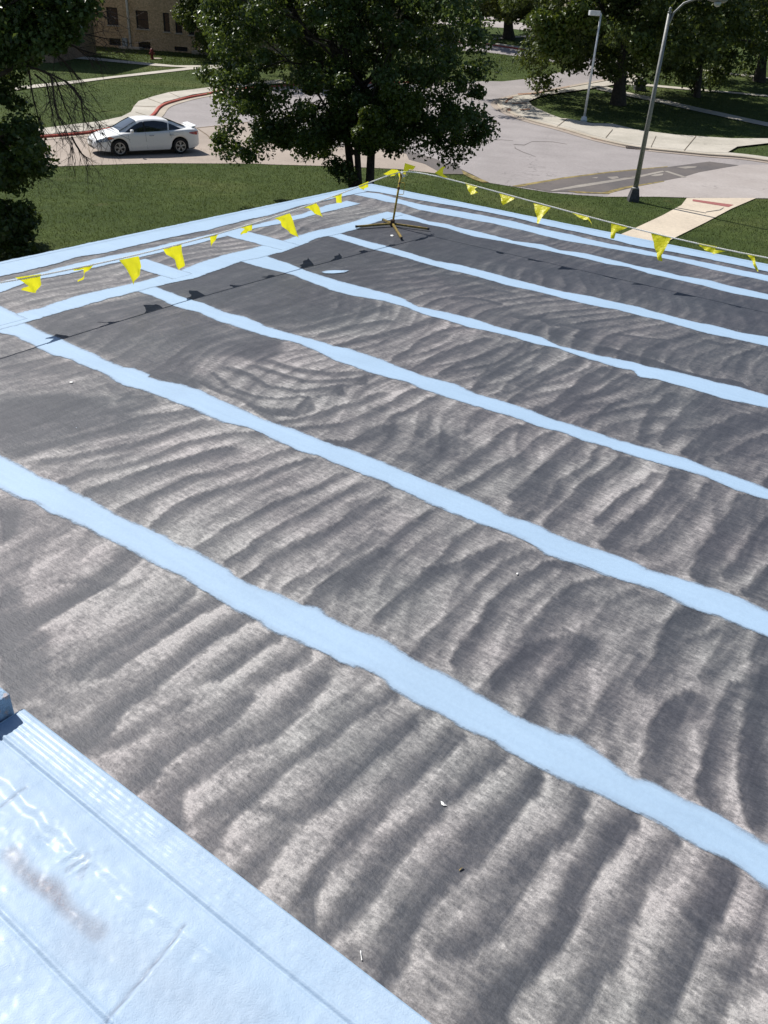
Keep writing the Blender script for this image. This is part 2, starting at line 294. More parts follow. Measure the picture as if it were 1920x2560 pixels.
# --- dark wash pattern: strokes left by the squeegee, in roof coordinates
strokes = [  # crop, points, half width (m), strength
 ('r1', [(570,70),(490,110),(450,160),(420,220),(340,270),(300,300)], .10, .9),
 ('r1', [(720,110),(640,155),(590,195),(550,235),(480,270),(380,300)], .06, .6),
 ('r1', [(940,90),(880,165),(800,220),(720,270),(650,310),(600,360),(570,410)], .08, .8),
 ('r1', [(1220,20),(1150,90),(1060,170),(1000,220),(900,270),(840,330),(760,390),(700,450),(680,560)], .08, .85),
 ('r1', [(1480,80),(1390,125),(1290,180),(1230,250),(1160,300),(1090,340),(1000,420),(940,480),(880,510),(830,600),(790,660)], .06, .75),
 ('r1', [(1560,170),(1450,250),(1380,300),(1300,370),(1240,430),(1180,490),(1100,550),(1050,620),(990,700),(930,790),(890,830)], .07, .8),
 ('r1', [(1357,584),(1300,670),(1240,730),(1205,790),(1190,860),(1185,950),(1170,990)], .06, .85),
 ('r1', [(900,490),(980,505),(1060,520),(1130,545)], .03, .7),
 ('r1', [(1376,890),(1330,950),(1270,990)], .05, .8),
 ('r1', [(1524,1103),(1500,1180),(1480,1230)], .05, .8),
 ('r5', [(400,370),(300,450),(200,530),(100,620),(0,760)], .08, .85),
 ('r5', [(560,460),(480,510),(400,590),(330,640),(300,700),(200,790),(130,880),(70,990),(20,1090)], .07, .8),
 ('r5', [(700,540),(640,640),(560,730),(480,800),(440,860),(380,930),(300,1010),(240,1100),(210,1200),(180,1330)], .08, .9),
 ('r5', [(880,620),(840,760),(760,820),(700,880),(620,940),(570,1040),(530,1170),(460,1230),(380,1255)], .07, .8),
 ('r5', [(1080,720),(980,820),(920,900),(870,1000),(840,1150),(740,1300),(660,1380),(600,1450),(560,1561)], .10, .95),
 ('r5', [(1270,790),(1190,900),(1120,980),(1080,1100),(1040,1190),(1000,1300),(930,1400),(880,1500),(850,1561)], .07, .8),
 ('r5', [(1480,900),(1430,1020),(1390,1130),(1350,1240),(1290,1350),(1240,1450),(1210,1561)], .10, .95),
 ('r5', [(1640,1020),(1600,1110),(1605,1200),(1560,1310),(1490,1340)], .05, .8),
 ('r5', [(1310,1090),(1380,1150),(1480,1190),(1600,1200)], .035, .75),
 ('r5', [(1400,1561),(1430,1480),(1480,1420),(1560,1400),(1659,1380)], .05, .5),
 ('r3', [(820,1010),(760,1060),(680,1120),(600,1170),(500,1240),(400,1300),(330,1382)], .07, .8),
 ('r3', [(940,1030),(860,1080),(780,1130),(700,1180),(620,1230),(520,1290),(440,1350)], .09, .9),
 ('r3', [(1090,1100),(1020,1130),(950,1170),(880,1220),(810,1280),(740,1340),(700,1382)], .08, .9),
 ('r3', [(1200,1190),(1130,1220),(1060,1260),(1000,1310),(950,1360)], .06, .75),
 ('r3', [(1340,1260),(1280,1300),(1200,1330),(1120,1382)], .07, .7),
 ('r3', [(580,840),(520,890),(450,950),(370,990),(270,1040),(170,1120),(80,1180),(0,1230)], .12, .85),
 ('r3', [(240,960),(350,950),(450,955),(520,980)], .04, .5),
 ('r3', [(300,700),(200,760),(120,830),(60,930),(30,1000)], .10, .35),
 ('r3', [(860,210),(760,230),(640,245),(540,280),(420,320),(300,350),(180,370),(60,400)], .10, .8),
 ('r3', [(880,265),(760,300),(640,350),(540,375),(420,400),(300,430),(200,440)], .07, .75),
 ('r3', [(1100,310),(980,320),(880,345),(780,365),(700,400),(600,440),(480,480),(380,500),(280,525)], .06, .75),
 ('r3', [(1000,385),(900,405),(780,440),(700,470),(600,510),(500,545),(400,580)], .11, .85),
 ('r3', [(1260,380),(1150,410),(1050,440),(960,480),(860,500),(740,565),(650,600),(540,640)], .06, .75),
 ('r3', [(1330,420),(1240,450),(1130,500),(1010,540),(900,580),(820,620),(760,660),(680,715)], .06, .8),
 ('r3', [(1480,490),(1380,540),(1280,580),(1180,620),(1080,680),(1000,720),(940,760),(870,825)], .05, .75),
 ('r3', [(1560,530),(1460,590),(1340,650),(1230,720),(1130,780),(1060,840),(990,880)], .05, .75),
 ('r3', [(1659,590),(1560,640),(1500,700),(1420,750),(1300,790),(1200,850),(1120,920),(1070,950)], .07, .85),
 ('r3', [(1659,740),(1560,820),(1480,880),(1390,920),(1310,960),(1250,990)], .06, .75),
 ('r3', [(1659,830),(1600,880),(1530,930),(1460,970),(1400,1010),(1350,1060)], .10, .95),
 ('r4', [(200,650),(170,690),(90,740),(0,820)], .06, .8),
 ('r4', [(420,720),(330,780),(260,890),(160,980),(60,1060),(0,1110)], .06, .8),
 ('r4', [(540,800),(450,850),(370,890),(290,910),(230,920)], .10, .9),
 ('r4', [(640,830),(540,880),(450,960),(370,1040),(300,1100),(200,1190),(120,1280)], .06, .7),
 ('r4', [(820,880),(700,890),(640,930),(590,970),(520,1010),(470,1070),(440,1140),(350,1220),(300,1300)], .07, .85),
 ('r4', [(960,950),(860,970),(790,1010),(700,1090),(640,1170),(610,1240),(540,1320),(490,1382)], .08, .85),
 ('r4', [(1090,1000),(980,1050),(900,1110),(840,1200),(760,1300),(700,1382)], .05, .6),
 ('r4', [(1320,1070),(1250,1150),(1210,1240),(1180,1310),(1100,1382)], .10, .9),
 ('r4', [(1520,1160),(1460,1240),(1420,1310),(1390,1382)], .07, .6),
 ('r4', [(1659,1200),(1625,1290),(1615,1382)], .08, 1),
 ('r4', [(780,1170),(830,1195),(880,1215)], .02, .9),
 ('r5', [(900,0),(720,30),(640,90),(560,150),(500,210)], .08, .8),
 ('r5', [(940,10),(860,90),(760,170),(700,250),(665,290)], .05, .7),
 ('r5', [(1130,60),(1080,140),(1000,220),(930,300),(880,370)], .05, .7),
 ('r5', [(1340,240),(1270,270),(1220,330),(1190,420),(1160,520)], .12, .9),
 ('r5', [(1540,190),(1490,290),(1440,420),(1400,520),(1380,620)], .09, .9),
 ('r5', [(1659,120),(1640,250),(1600,400),(1580,520),(1580,640),(1590,740)], .09, 1),
 ('r3', [(920,50),(1000,110),(1100,150),(1200,165),(1300,152),(1340,160)], .04, .8),
 ('r3', [(980,30),(1080,60),(1180,110),(1300,130),(1400,125),(1500,108)], .05, .85),
 ('r3', [(1090,20),(1200,50),(1330,90),(1450,90),(1560,82),(1608,68)], .05, .85),
 ('r3', [(1180,5),(1300,40),(1450,60),(1600,52)], .06, .8),
 ('r3', [(880,100),(960,130),(1060,170),(1120,215),(1180,260)], .05, .8),
 ('r3', [(1659,150),(1560,190),(1450,205),(1340,240),(1200,270)], .06, .85),
 ('r3', [(1659,210),(1580,240),(1480,270),(1350,285),(1240,292)], .05, .8),
 ('r3', [(1659,290),(1590,315),(1540,340),(1480,358),(1400,352)], .08, .9),
 ('r4', [(150,130),(60,185),(0,210)], .06, .85), ('r4', [(220,170),(120,220),(40,245),(0,290)], .06, .85),
 ('r4', [(730,320),(680,360),(620,420),(520,470),(420,530),(330,570)], .06, .8),
 ('r4', [(600,290),(520,330),(470,380),(400,420),(330,470)], .07, .8),
 ('r4', [(850,350),(780,420),(700,490),(640,550),(590,600)], .11, .9),
 ('r4', [(950,385),(920,450),(850,500),(760,560),(700,640),(620,680)], .05, .75),
 ('r4', [(1060,430),(1000,480),(900,540),(830,600),(780,660),(740,710)], .08, .8),
 ('r4', [(1180,500),(1150,545),(1060,590),(990,660),(950,700)], .05, .9),
 ('r4', [(1280,490),(1250,560),(1180,640),(1090,720),(1000,800)], .10, .9),
 ('r4', [(1420,540),(1380,600),(1300,680),(1240,760),(1140,830)], .07, .75),
 ('r4', [(1560,590),(1530,670),(1470,730),(1430,800),(1380,870),(1350,930)], .11, .95),
 ('r4', [(1659,680),(1600,770),(1540,840),(1480,920)], .07, .8), ('r4', [(1659,900),(1610,970),(1580,1020)], .08, .8),
 ('r8', [(230,680),(140,715),(60,740),(0,752)], .07, .8), ('r8', [(350,720),(250,740),(150,790),(50,860)], .06, .8),
 ('r8', [(440,770),(330,805),(240,840),(180,880),(120,910)], .06, .8), ('r8', [(560,790),(450,840),(350,870),(250,920)], .06, .8),
 ('r8', [(700,810),(600,850),(500,900),(400,945)], .06, .8), ('r8', [(860,850),(780,880),(680,930),(600,968)], .10, .85),
 ('r4', [(540,15),(470,60),(400,110)], .06, .75), ('r4', [(640,40),(560,90),(500,150)], .06, .8), ('r4', [(800,40),(700,75),(620,130),(560,175)], .07, .8),
 ('r4', [(950,40),(880,90),(800,140),(740,200),(680,225)], .11, .9), ('r4', [(1060,70),(960,130),(860,170),(780,230)], .07, .8),
 ('r4', [(1050,180),(980,200),(920,240),(880,285)], .05, .8), ('r4', [(1250,150),(1180,220),(1140,280),(1120,345)], .08, .8),
 ('r4', [(1400,150),(1320,220),(1260,280),(1220,360)], .08, .85), ('r4', [(1659,330),(1560,375),(1480,430)], .09, .8),
 ('r4', [(1550,240),(1460,300),(1380,350),(1340,400)], .12, .9),
 ('r7', [(1659,565),(1540,600),(1400,625),(1300,650)], .08, .7), ('r7', [(1659,630),(1540,650),(1400,680)], .08, .7), ('r7', [(1659,690),(1560,700),(1460,730)], .07, .7),
 ('z6', [(180,350),(260,347),(330,358),(390,375)], .07, .9), ('z6', [(380,310),(450,325)], .04, .8), ('z6', [(500,440),(590,445),(640,470),(640,520)], .07, .9),
 ('z6', [(640,475),(720,478),(800,500),(760,530)], .10, .9), ('z6', [(960,520),(1080,540),(1200,555)], .05, .8),
 ('z6', [(900,590),(1000,620),(1120,650),(1250,700),(1380,735),(1500,754)], .10, .95),
 ('z6', [(1380,550),(1450,570),(1550,575)], .06, .8), ('z6', [(1560,600),(1520,660),(1500,720)], .06, .7),
 ('z6', [(0,250),(150,240),(300,260),(420,290)], .12, .6), ('z6', [(60,330),(200,300),(300,290)], .10, .5),
]
patches = [
 ('r3', [(0,640),(90,650),(60,740),(0,800)], .05, .8),
 ('r3', [(0,1010),(20,1180),(150,1185),(230,1200),(190,1382),(0,1382)], .05, .75),
 ('r3', [(120,1110),(260,1020),(430,955),(470,965),(330,1040),(230,1110),(170,1150)], .03, .8),
 ('r1', [(0,0),(100,0),(140,60),(60,110),(0,110)], .05, .8),
 # crop, polygon, edge softness (m), strength
 ('z5', [(160,300),(330,250),(600,190),(850,130),(1060,200),(1400,330),(1659,400),(1659,480),(1560,560),(1400,500),(1250,490),(1120,520),(1200,660),(1150,700),(860,600),(600,480),(400,400)], .18, .86),
 ('z5', [(0,780),(180,740),(420,720),(640,740),(760,830),(860,860),(700,900),(500,960),(300,995),(0,995)], .16, .9),
 ('z5', [(0,350),(100,380),(230,450),(420,540),(620,620),(400,620),(200,600),(0,640)], .2, .55),
 ('z5', [(705,760),(760,730),(900,720),(960,770),(860,820),(760,830),(715,800)], .05, .95),
 ('z5', [(640,640),(700,680),(800,700),(780,740),(690,720),(650,690)], .04, .85),
 ('r3', [(0,160),(300,150),(500,200),(640,215),(500,300),(300,330),(120,420),(0,400)], .16, .85),
 ('r3', [(0,600),(150,640),(180,700),(60,770),(0,790)], .14, .55),
 ('r3', [(0,960),(40,960),(90,1000),(130,1110),(230,1180),(110,1300),(100,1382),(0,1382)], .05, .8),
 ('r1', [(0,0),(110,0),(80,40),(60,90),(0,60)], .06, .9),
 ('r3', [(1090,190),(1180,205),(1260,200),(1340,150),(1343,216),(1260,240),(1160,235)], .02, .97),
 ('r3', [(1350,165),(1420,130),(1500,104),(1500,160),(1420,155)], .02, .97),
 ('r3', [(1510,120),(1600,68),(1608,108),(1560,112)], .02, .95),
 ('r3', [(640,55),(760,50),(870,90),(840,125),(700,95)], .04, .9),
 ('r4', [(130,310),(160,272),(240,225),(345,205),(300,240),(220,260),(190,310),(170,335)], .03, .6),
 ('r4', [(20,400),(130,395),(250,310),(350,350),(370,352),(330,400),(240,440),(180,445),(80,420)], .07, .65),
 ('r4', [(290,255),(380,215),(510,238),(420,300),(340,350),(300,320),(330,280)], .05, .4),
 ('r4', [(1360,170),(1500,180),(1659,240),(1659,420),(1500,420),(1400,360),(1300,310)], .2, .6),
 ('r7', [(690,468),(850,440),(1040,375),(1140,400),(1400,480),(1640,550),(1600,590),(1450,600),(1320,660),(1250,670),(1060,600),(880,540)], .15, .9),
 ('r7', [(1150,350),(1300,300),(1430,270),(1659,330),(1659,500),(1500,460),(1330,400)], .2, .7),
 ('z6', [(0,90),(300,140),(600,200),(1000,290),(1659,400),(1659,560),(1200,400),(800,290),(400,190),(0,130)], .25, .55),
 ('z6', [(0,20),(300,60),(700,160),(1000,230),(1500,330),(1659,370),(1659,480),(1200,340),(700,240),(300,170),(0,130)], .25, .85),
 ('r5', [(1560,120),(1659,60),(1659,800),(1600,760),(1570,560),(1600,380)], .08, .75),
]
def dist_poly(px, py, pts):
    d = np.full(px.shape, 1e9); side = np.zeros(px.shape)
    for (ax, ay), (bx, by) in zip(pts[:-1], pts[1:]):
        dx, dy = bx-ax, by-ay; L = dx*dx+dy*dy+1e-12
        t = np.clip(((px-ax)*dx+(py-ay)*dy)/L, 0, 1)
        q = np.hypot(px-ax-t*dx, py-ay-t*dy)
        m = q < d; d = np.where(m, q, d); side = np.where(m, np.sign((px-ax)*dy-(py-ay)*dx), side)
    return d, side
def inside(px, py, pts):
    r = np.zeros(px.shape, bool); n = len(pts)
    for i in range(n):
        x1, y1 = pts[i]; x2, y2 = pts[(i+1) % n]
        c = ((y1 > py) != (y2 > py)) & (px < (x2-x1)*(py-y1)/(y2-y1+1e-12)+x1)
        r ^= c
    return r
def vnoise(x, y, seed):
    """smooth value noise on arrays"""
    r = np.random.default_rng(seed).random((64, 64))
    xi = np.floor(x).astype(int); yi = np.floor(y).astype(int); fx = x-xi; fy = y-yi
    fx = fx*fx*(3-2*fx); fy = fy*fy*(3-2*fy)
    g = lambda a, b: r[(a) % 64, (b) % 64]
    return (g(xi, yi)*(1-fx)+g(xi+1, yi)*fx)*(1-fy)+(g(xi, yi+1)*(1-fx)+g(xi+1, yi+1)*fx)*fy
STEP = 0.034
us = np.arange(U0, 17.0, STEP); us = np.concatenate([us, np.linspace(us[-1]+0.2, U1, 34)])
vs = np.arange(V0, 18.2, STEP); vs = np.concatenate([vs, np.linspace(vs[-1]+0.2, V1, 14)])
gu, gv = np.meshgrid(us, vs)
# slow domain warp so nothing is ruler straight
wu = gu + 0.10*(vnoise(gu*0.9, gv*0.9, 1)-.5) + 0.05*(vnoise(gu*2.7, gv*2.7, 2)-.5) + 0.02*(vnoise(gu*8, gv*8, 21)-.5)
wv = gv + 0.10*(vnoise(gu*0.9, gv*0.9, 3)-.5) + 0.05*(vnoise(gu*2.7, gv*2.7, 4)-.5) + 0.02*(vnoise(gu*8, gv*8, 22)-.5)
edges = [0, .95, 2.15, 4.5, 6.85, 9.3, 11.6, 13.85, 40]
bay = np.digitize(gv, edges)                       # 1.. from far edge to near
base = np.choose(np.clip(bay, 0, 8), [.64, .64, .64, .70, .58, .44, .34, .28, .22]).astype(float)
base = base + 0.35*(1-sstep(2.6, 6.5, gu+0.8*(vnoise(gu*.4, gv*.4, 5)-.5)))*(bay >= 3)*(bay < 6)
base = np.where(gu < 2.5, 0.42, base)
# procedural strokes under the drawn ones: saw-tooth bands across each bay
ph = wu + np.choose(np.clip(bay, 0, 8), [0, .1, .35, .2, .8, .5, .9, .3, .6]) + 0.35*(vnoise(gu*.5, gv*.45, 6)-.5)*2 + 0.22*np.sin((gv*1.3+gu*0.25)*1.4)
fr = ph/0.31; k = np.floor(fr); t = fr-k
amp = 0.30+0.5*vnoise(k*3.7+bay*11.3, gv*0.7, 8)
t = np.where(bay >= 8, 1-t, t)
band = (sstep(0.0, 0.10, t)*(1-sstep(0.12, 0.95, t)))*amp
fr2 = (ph+.06*np.sin(gv*2.1))/0.163; t2 = fr2-np.floor(fr2)
band2 = sstep(0, .12, t2)*(1-sstep(.2, .95, t2))*sstep(.3, .7, vnoise(np.floor(fr2)*5.3, gv*1.1, 15))
dark = np.clip(base + np.choose(np.clip(bay, 0, 8), [.2, .2, .2, .4, .55, .5, .42, .38, .34])*(band-.08) + 0.17*band2 + 0.30*(vnoise(gu*1.1, gv*1.1, 9)-.5), 0, 1)
ripple = 0.30*(band-.25)+0.30*(band2-.3)
inv = 1-dark; boost = np.zeros_like(dark)
for (c, pts, hw, s) in strokes:
    P = [UV(*q) for q in crops(c, pts)]
    xs = [p[0] for p in P]; ys = [p[1] for p in P]; mrg = hw*3+.25
    i0, i1 = np.searchsorted(vs, [min(ys)-mrg, max(ys)+mrg]); j0, j1 = np.searchsorted(us, [min(xs)-mrg, max(xs)+mrg])
    if i1 <= i0 or j1 <= j0: continue
    sl_ = (slice(i0, i1), slice(j0, j1))
    d, side = dist_poly(wu[sl_], wv[sl_], P)
    if ys[0] > ys[-1]: side = -side
    if np.mean(ys) < 13.7: side = -side
    hw *= .85
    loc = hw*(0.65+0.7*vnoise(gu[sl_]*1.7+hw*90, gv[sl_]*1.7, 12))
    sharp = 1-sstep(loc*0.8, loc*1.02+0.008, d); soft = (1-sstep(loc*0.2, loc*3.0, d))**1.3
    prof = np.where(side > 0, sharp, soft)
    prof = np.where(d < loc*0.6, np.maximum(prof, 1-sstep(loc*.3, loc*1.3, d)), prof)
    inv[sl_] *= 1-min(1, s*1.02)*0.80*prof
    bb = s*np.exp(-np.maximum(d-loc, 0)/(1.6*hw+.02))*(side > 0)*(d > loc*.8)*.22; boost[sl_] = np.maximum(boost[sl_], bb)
for (c, pts, soft, s) in patches:
    P = [UV(*q) for q in crops(c, pts)]
    xs = [p[0] for p in P]; ys = [p[1] for p in P]; mrg = soft+.2
    i0, i1 = np.searchsorted(vs, [min(ys)-mrg, max(ys)+mrg]); j0, j1 = np.searchsorted(us, [min(xs)-mrg, max(xs)+mrg])
    sl_ = (slice(i0, i1), slice(j0, j1))
    ins = inside(wu[sl_], wv[sl_], P); d, _ = dist_poly(wu[sl_], wv[sl_], P+[P[0]])
    sd = np.where(ins, d, -d); prof = sstep(-soft*.5, soft*.5, sd)
    tex = 0.82+0.36*(vnoise(gu[sl_]*2.3, gv[sl_]*1.6, 14)-.5)
    inv[sl_] *= 1-min(.97, 1.04*s)*prof*np.clip(tex-.10+.60*ripple[sl_]+.3*(vnoise(gu[sl_]*1.5, gv[sl_]*5, 16)-.5), 0, 1)
dark = np.clip(1-inv-boost, 0, 1)

def deck_mat():
    m, t, p = mat('coated_roof_membrane'); v = mapping(t)
    at = N(t, 'ShaderNodeAttribute', attribute_name='wash'); d = at.outputs['Fac']
    # coordinates turned to the roof's own directions
    al = math.atan2(DU[1], DU[0])
    q = mapping(t, (1, 1, 1), -al)
    q1 = N(t, 'ShaderNodeMapping'); q1.inputs['Scale'].default_value = (14, 36, 16); t.links.new(q, q1.inputs[0])
    grain = noise(t, q1.outputs[0], 1.0, 4, 0.7)
    q2 = N(t, 'ShaderNodeMapping'); q2.inputs['Scale'].default_value = (9, 1.6, 4); t.links.new(q, q2.inputs[0])
    streak = noise(t, q2.outputs[0], 1.0, 6, 0.65, 0.6)
    q3 = N(t, 'ShaderNodeMapping'); q3.inputs['Scale'].default_value = (55, 95, 55); t.links.new(q, q3.inputs[0])
    fine = noise(t, q3.outputs[0], 1.0, 2, 0.6)
    q4 = N(t, 'ShaderNodeMapping'); q4.inputs['Scale'].default_value = (1.1, 9, 2); q4.inputs['Rotation'].default_value = (0, 0, .12); t.links.new(q, q4.inputs[0])
    fib = noise(t, q4.outputs[0], 1.0, 8, 0.7, 0.8)
    mott = noise(t, v, 2.2, 7, 0.68, 0.4)
    s = math_(t, 'MULTIPLY_ADD', math_(t, 'SUBTRACT', streak, 0.5), 0.85, math_(t, 'MULTIPLY', d, 0.93))
    s = math_(t, 'MULTIPLY_ADD', math_(t, 'SUBTRACT', fib, 0.5), 0.45, s)
    s = math_(t, 'MULTIPLY_ADD', math_(t, 'SUBTRACT', mott, 0.5), 0.32, s)
    gsc = math_(t, 'MULTIPLY', math_(t, 'SUBTRACT', grain, 0.5), math_(t, 'MULTIPLY_ADD', d, -0.9, 1.35))
    s = math_(t, 'SUBTRACT', s, gsc)
    c = ramp(t, s, [(0.0, (0.425, 0.405, 0.396)), (0.14, (0.305, 0.292, 0.290)), (0.32, (0.205, 0.198, 0.200)), (0.52, (0.124, 0.122, 0.130)), (0.75, (0.070, 0.073, 0.085)), (1.0, (0.044, 0.048, 0.060))])  # lightest stops put some near-bay surface sheen into the colour
    c = mix(t, 0.5, c, ramp(t, fine, [(0.3, (0.62, 0.62, 0.62)), (0.7, (1.38, 1.37, 1.36))]), 'MULTIPLY')
    tint = ramp(t, noise(t, v, 0.6, 4), [(0.35, (1.0, 0.97, 0.98)), (0.65, (0.97, 1.0, 0.99))])
    c = mix(t, 1.0, c, tint, 'MULTIPLY')
    # stray flecks of blue paint
    vo = N(t, 'ShaderNodeTexVoronoi'); vo.inputs['Scale'].default_value = 3.0; t.links.new(v, vo.inputs['Vector'])
    fl = math_(t, 'LESS_THAN', vo.outputs['Distance'], 0.016)
    gate = math_(t, 'GREATER_THAN', noise(t, v, 1.3, 2), 0.62)
    c = mix(t, math_(t, 'MULTIPLY', fl, gate), c, (0.5, 0.62, 0.72))
    t.links.new(c, p.inputs['Base Color'])
    r = ramp(t, s, [(0.1, (0.62,)*3), (0.9, (0.54,)*3)])
    t.links.new(r, p.inputs['Roughness']); p.inputs['Specular IOR Level'].default_value = 0.32
    h = math_(t, 'MULTIPLY', math_(t, 'ADD', math_(t, 'MULTIPLY', grain, 1.0), math_(t, 'MULTIPLY', fine, 0.35)), math_(t, 'MULTIPLY_ADD', d, -0.85, 1.0))
    b = bump(t, p, h, 0.75, 0.02)
    return m
def blue_mat(name, alpha=True, gloss=0.5, col=(0.335, 0.465, 0.61)):
    m, t, p = mat(name); v = mapping(t)
    q = mapping(t, (1, 1, 1), -math.atan2(DU[1], DU[0]))
    n1 = noise(t, v, 1.3, 5, 0.6); n2 = noise(t, v, 30, 3, 0.6)
    c = ramp(t, n1, [(0.3, [x*0.96 for x in col]), (0.7, [x*1.05 for x in col])])
    qs0 = N(t, 'ShaderNodeMapping'); qs0.inputs['Scale'].default_value = (.9, 14, 1); t.links.new(q, qs0.inputs[0])
    c = mix(t, 0.55, c, ramp(t, noise(t, qs0.outputs[0], 1.0, 6, .7), [(.25, (.86, .88, .91)), (.75, (1.06, 1.05, 1.04))]), 'MULTIPLY')
    c = mix(t, 0.25, c, ramp(t, n2, [(0.3, (0.86,)*3), (0.7, (1.1,)*3)]), 'MULTIPLY')
    qs = N(t, 'ShaderNodeMapping'); qs.inputs['Scale'].default_value = (1.4, 26, 1); t.links.new(q, qs.inputs[0])
    if alpha:
        at = N(t, 'ShaderNodeAttribute', attribute_name='edge')
        br = noise(t, v, 5.0, 6, 0.72); br2 = noise(t, v, 42, 3, 0.7); br3 = noise(t, qs.outputs[0], 1.0, 5, 0.7)
        th = math_(t, 'MULTIPLY_ADD', math_(t, 'SUBTRACT', br, 0.5), 0.085, math_(t, 'MULTIPLY', math_(t, 'SUBTRACT', br2, 0.5), 0.022))
        th = math_(t, 'MULTIPLY_ADD', math_(t, 'SUBTRACT', br3, 0.5), 0.06, th)
        e = math_(t, 'ADD', at.outputs['Fac'], th)
        a = ramp(t, e, [(0.018, (0, 0, 0)), (0.048, (1, 1, 1))])
        thin = ramp(t, e, [(0.035, (1, 1, 1)), (0.085, (0, 0, 0))])
        c = mix(t, math_(t, 'MULTIPLY', thin, 0.32), c, (0.16, 0.20, 0.27))
        t.links.new(a, p.inputs['Alpha'])
    t.links.new(c, p.inputs['Base Color']); p.inputs['Roughness'].default_value = gloss
    p.inputs['Specular IOR Level'].default_value = 0.4
    bump(t, p, n2, 0.12, 0.01)
    return m
M['deck'] = deck_mat(); M['bluepaint'] = blue_mat('blue_seam_paint', True, 0.6); M['blueedge'] = blue_mat('blue_edge_coating', False, 0.55)
M['fascia'] = simple('dark_metal_fascia', (0.10, 0.13, 0.17), 0.5, 0.3)

def brick_mat(name, c1, c2, mortar, rz):
    m, t, p = mat(name)
    tc = N(t, 'ShaderNodeTexCoord'); mp = N(t, 'ShaderNodeMapping'); mp.inputs['Rotation'].default_value = (0, 0, -rz)
    t.links.new(tc.outputs['Object'], mp.inputs[0]); sx = N(t, 'ShaderNodeSeparateXYZ'); t.links.new(mp.outputs[0], sx.inputs[0])
    cb = N(t, 'ShaderNodeCombineXYZ'); t.links.new(math_(t, 'ADD', sx.outputs[0], sx.outputs[1]), cb.inputs[0]); t.links.new(sx.outputs[2], cb.inputs[1])
    br = N(t, 'ShaderNodeTexBrick'); br.inputs['Scale'].default_value = 1; br.inputs['Brick Width'].default_value = 0.22; br.inputs['Row Height'].default_value = 0.075
    br.inputs['Mortar Size'].default_value = 0.01; br.inputs['Color1'].default_value = (*c1, 1); br.inputs['Color2'].default_value = (*c2, 1); br.inputs['Mortar'].default_value = (*mortar, 1)
    t.links.new(cb.outputs[0], br.inputs['Vector'])
    v = mapping(t); f = noise(t, v, 0.5, 5); g = noise(t, v, 7, 3, .7)
    c = mix(t, 0.6, br.outputs[0], ramp(t, f, [(0.3, (0.75, 0.74, 0.7)), (0.7, (1.15, 1.12, 1.1))]), 'MULTIPLY')
    c = mix(t, 0.8, c, ramp(t, g, [(0.35, (0.6, 0.58, 0.55)), (0.65, (1.35, 1.33, 1.3))]), 'MULTIPLY')
    t.links.new(c, p.inputs['Base Color']); p.inputs['Roughness'].default_value = 0.9
    return m
M['brick_near'] = brick_mat('tan_brick_near', (0.36, 0.25, 0.16), (0.28, 0.18, 0.11), (0.4, 0.36, 0.3), math.atan2(DU[1], DU[0]))

low = empty('single_storey_building', (COR[0], COR[1], 0), 0, 'single storey building under the wide flat grey roof striped with light blue paint', 'building')
# deck mesh with the wash attribute
nv, nu = gu.shape
X = COR[0]+gu*DU[0]+gv*DV[0]; Y = COR[1]+gu*DU[1]+gv*DV[1]; Z = np.full_like(X, ROOFZ)
idx = np.arange(nv*nu).reshape(nv, nu)
F = np.stack([idx[:-1, :-1], idx[1:, :-1], idx[1:, 1:], idx[:-1, 1:]], -1).reshape(-1, 4)
deck = big_mesh('roof_deck', np.stack([X, Y, Z], -1).reshape(-1, 3), 4, F, M['deck'], low, True)
at = deck.data.attributes.new('wash', 'FLOAT', 'POINT'); at.data.foreach_set('value', dark.reshape(-1).astype(np.float32))

# --- paint stripes: ribbons between two traced edges
def uvline(segs):
    out = []
    for c, pts in segs: out += [UV(*q) for q in crops(c, pts)]
    return np.array(out)
nstripe = [0]
def ribbon(name, e1, e2, axis, lo, hi, square=False, caps=(False, False), ext=True, wob=0.012):
    """axis 0: runs along u, axis 1: runs along v. e1,e2 = edge polylines in roof coords"""
    nstripe[0] += 1; k = nstripe[0]
    z = ROOFZ+0.003+0.0005*k
    n = max(8, int((hi-lo)/0.05)); a = np.linspace(lo, hi, n)
    def interp(e):
        o = np.argsort(e[:, axis]); x = e[o, axis]; y = e[o, 1-axis]
        r = np.interp(a, x, y)
        return r
    b1 = interp(e1)+wob*fbm1(a, k*3+1, 4, 5.0); b2 = interp(e2)+wob*fbm1(a, k*3+2, 4, 5.0)
    b1 -= 0.03; b2 += 0.03
    fr_ = np.array([0, .06, .5, .94, 1]); V = []; E = []
    for i in range(n):
        wd = b2[i]-b1[i]
        capd = 9
        if caps[0]: capd = min(capd, a[i]-lo)
        if caps[1]: capd = min(capd, hi-a[i])
        for f in (0, 0.055, wd/2, wd-0.055, wd):
            b = b1[i]+f; p = (a[i], b) if axis == 0 else (b, a[i])
            V.append(R(p[0], p[1], z)); E.append(max(-.1, min(f, wd-f, capd)))
    Fs = [(i*5+j, (i+1)*5+j, (i+1)*5+j+1, i*5+j+1) for i in range(n-1) for j in range(4)]
    o = link(name, V, Fs, M['bluepaint'], low)
    q = o.data.attributes.new('edge', 'FLOAT', 'POINT'); q.data.foreach_set('value', np.array(E, np.float32))
    return o
def ext_u(e, u, v): return np.vstack([e, [u, v]])
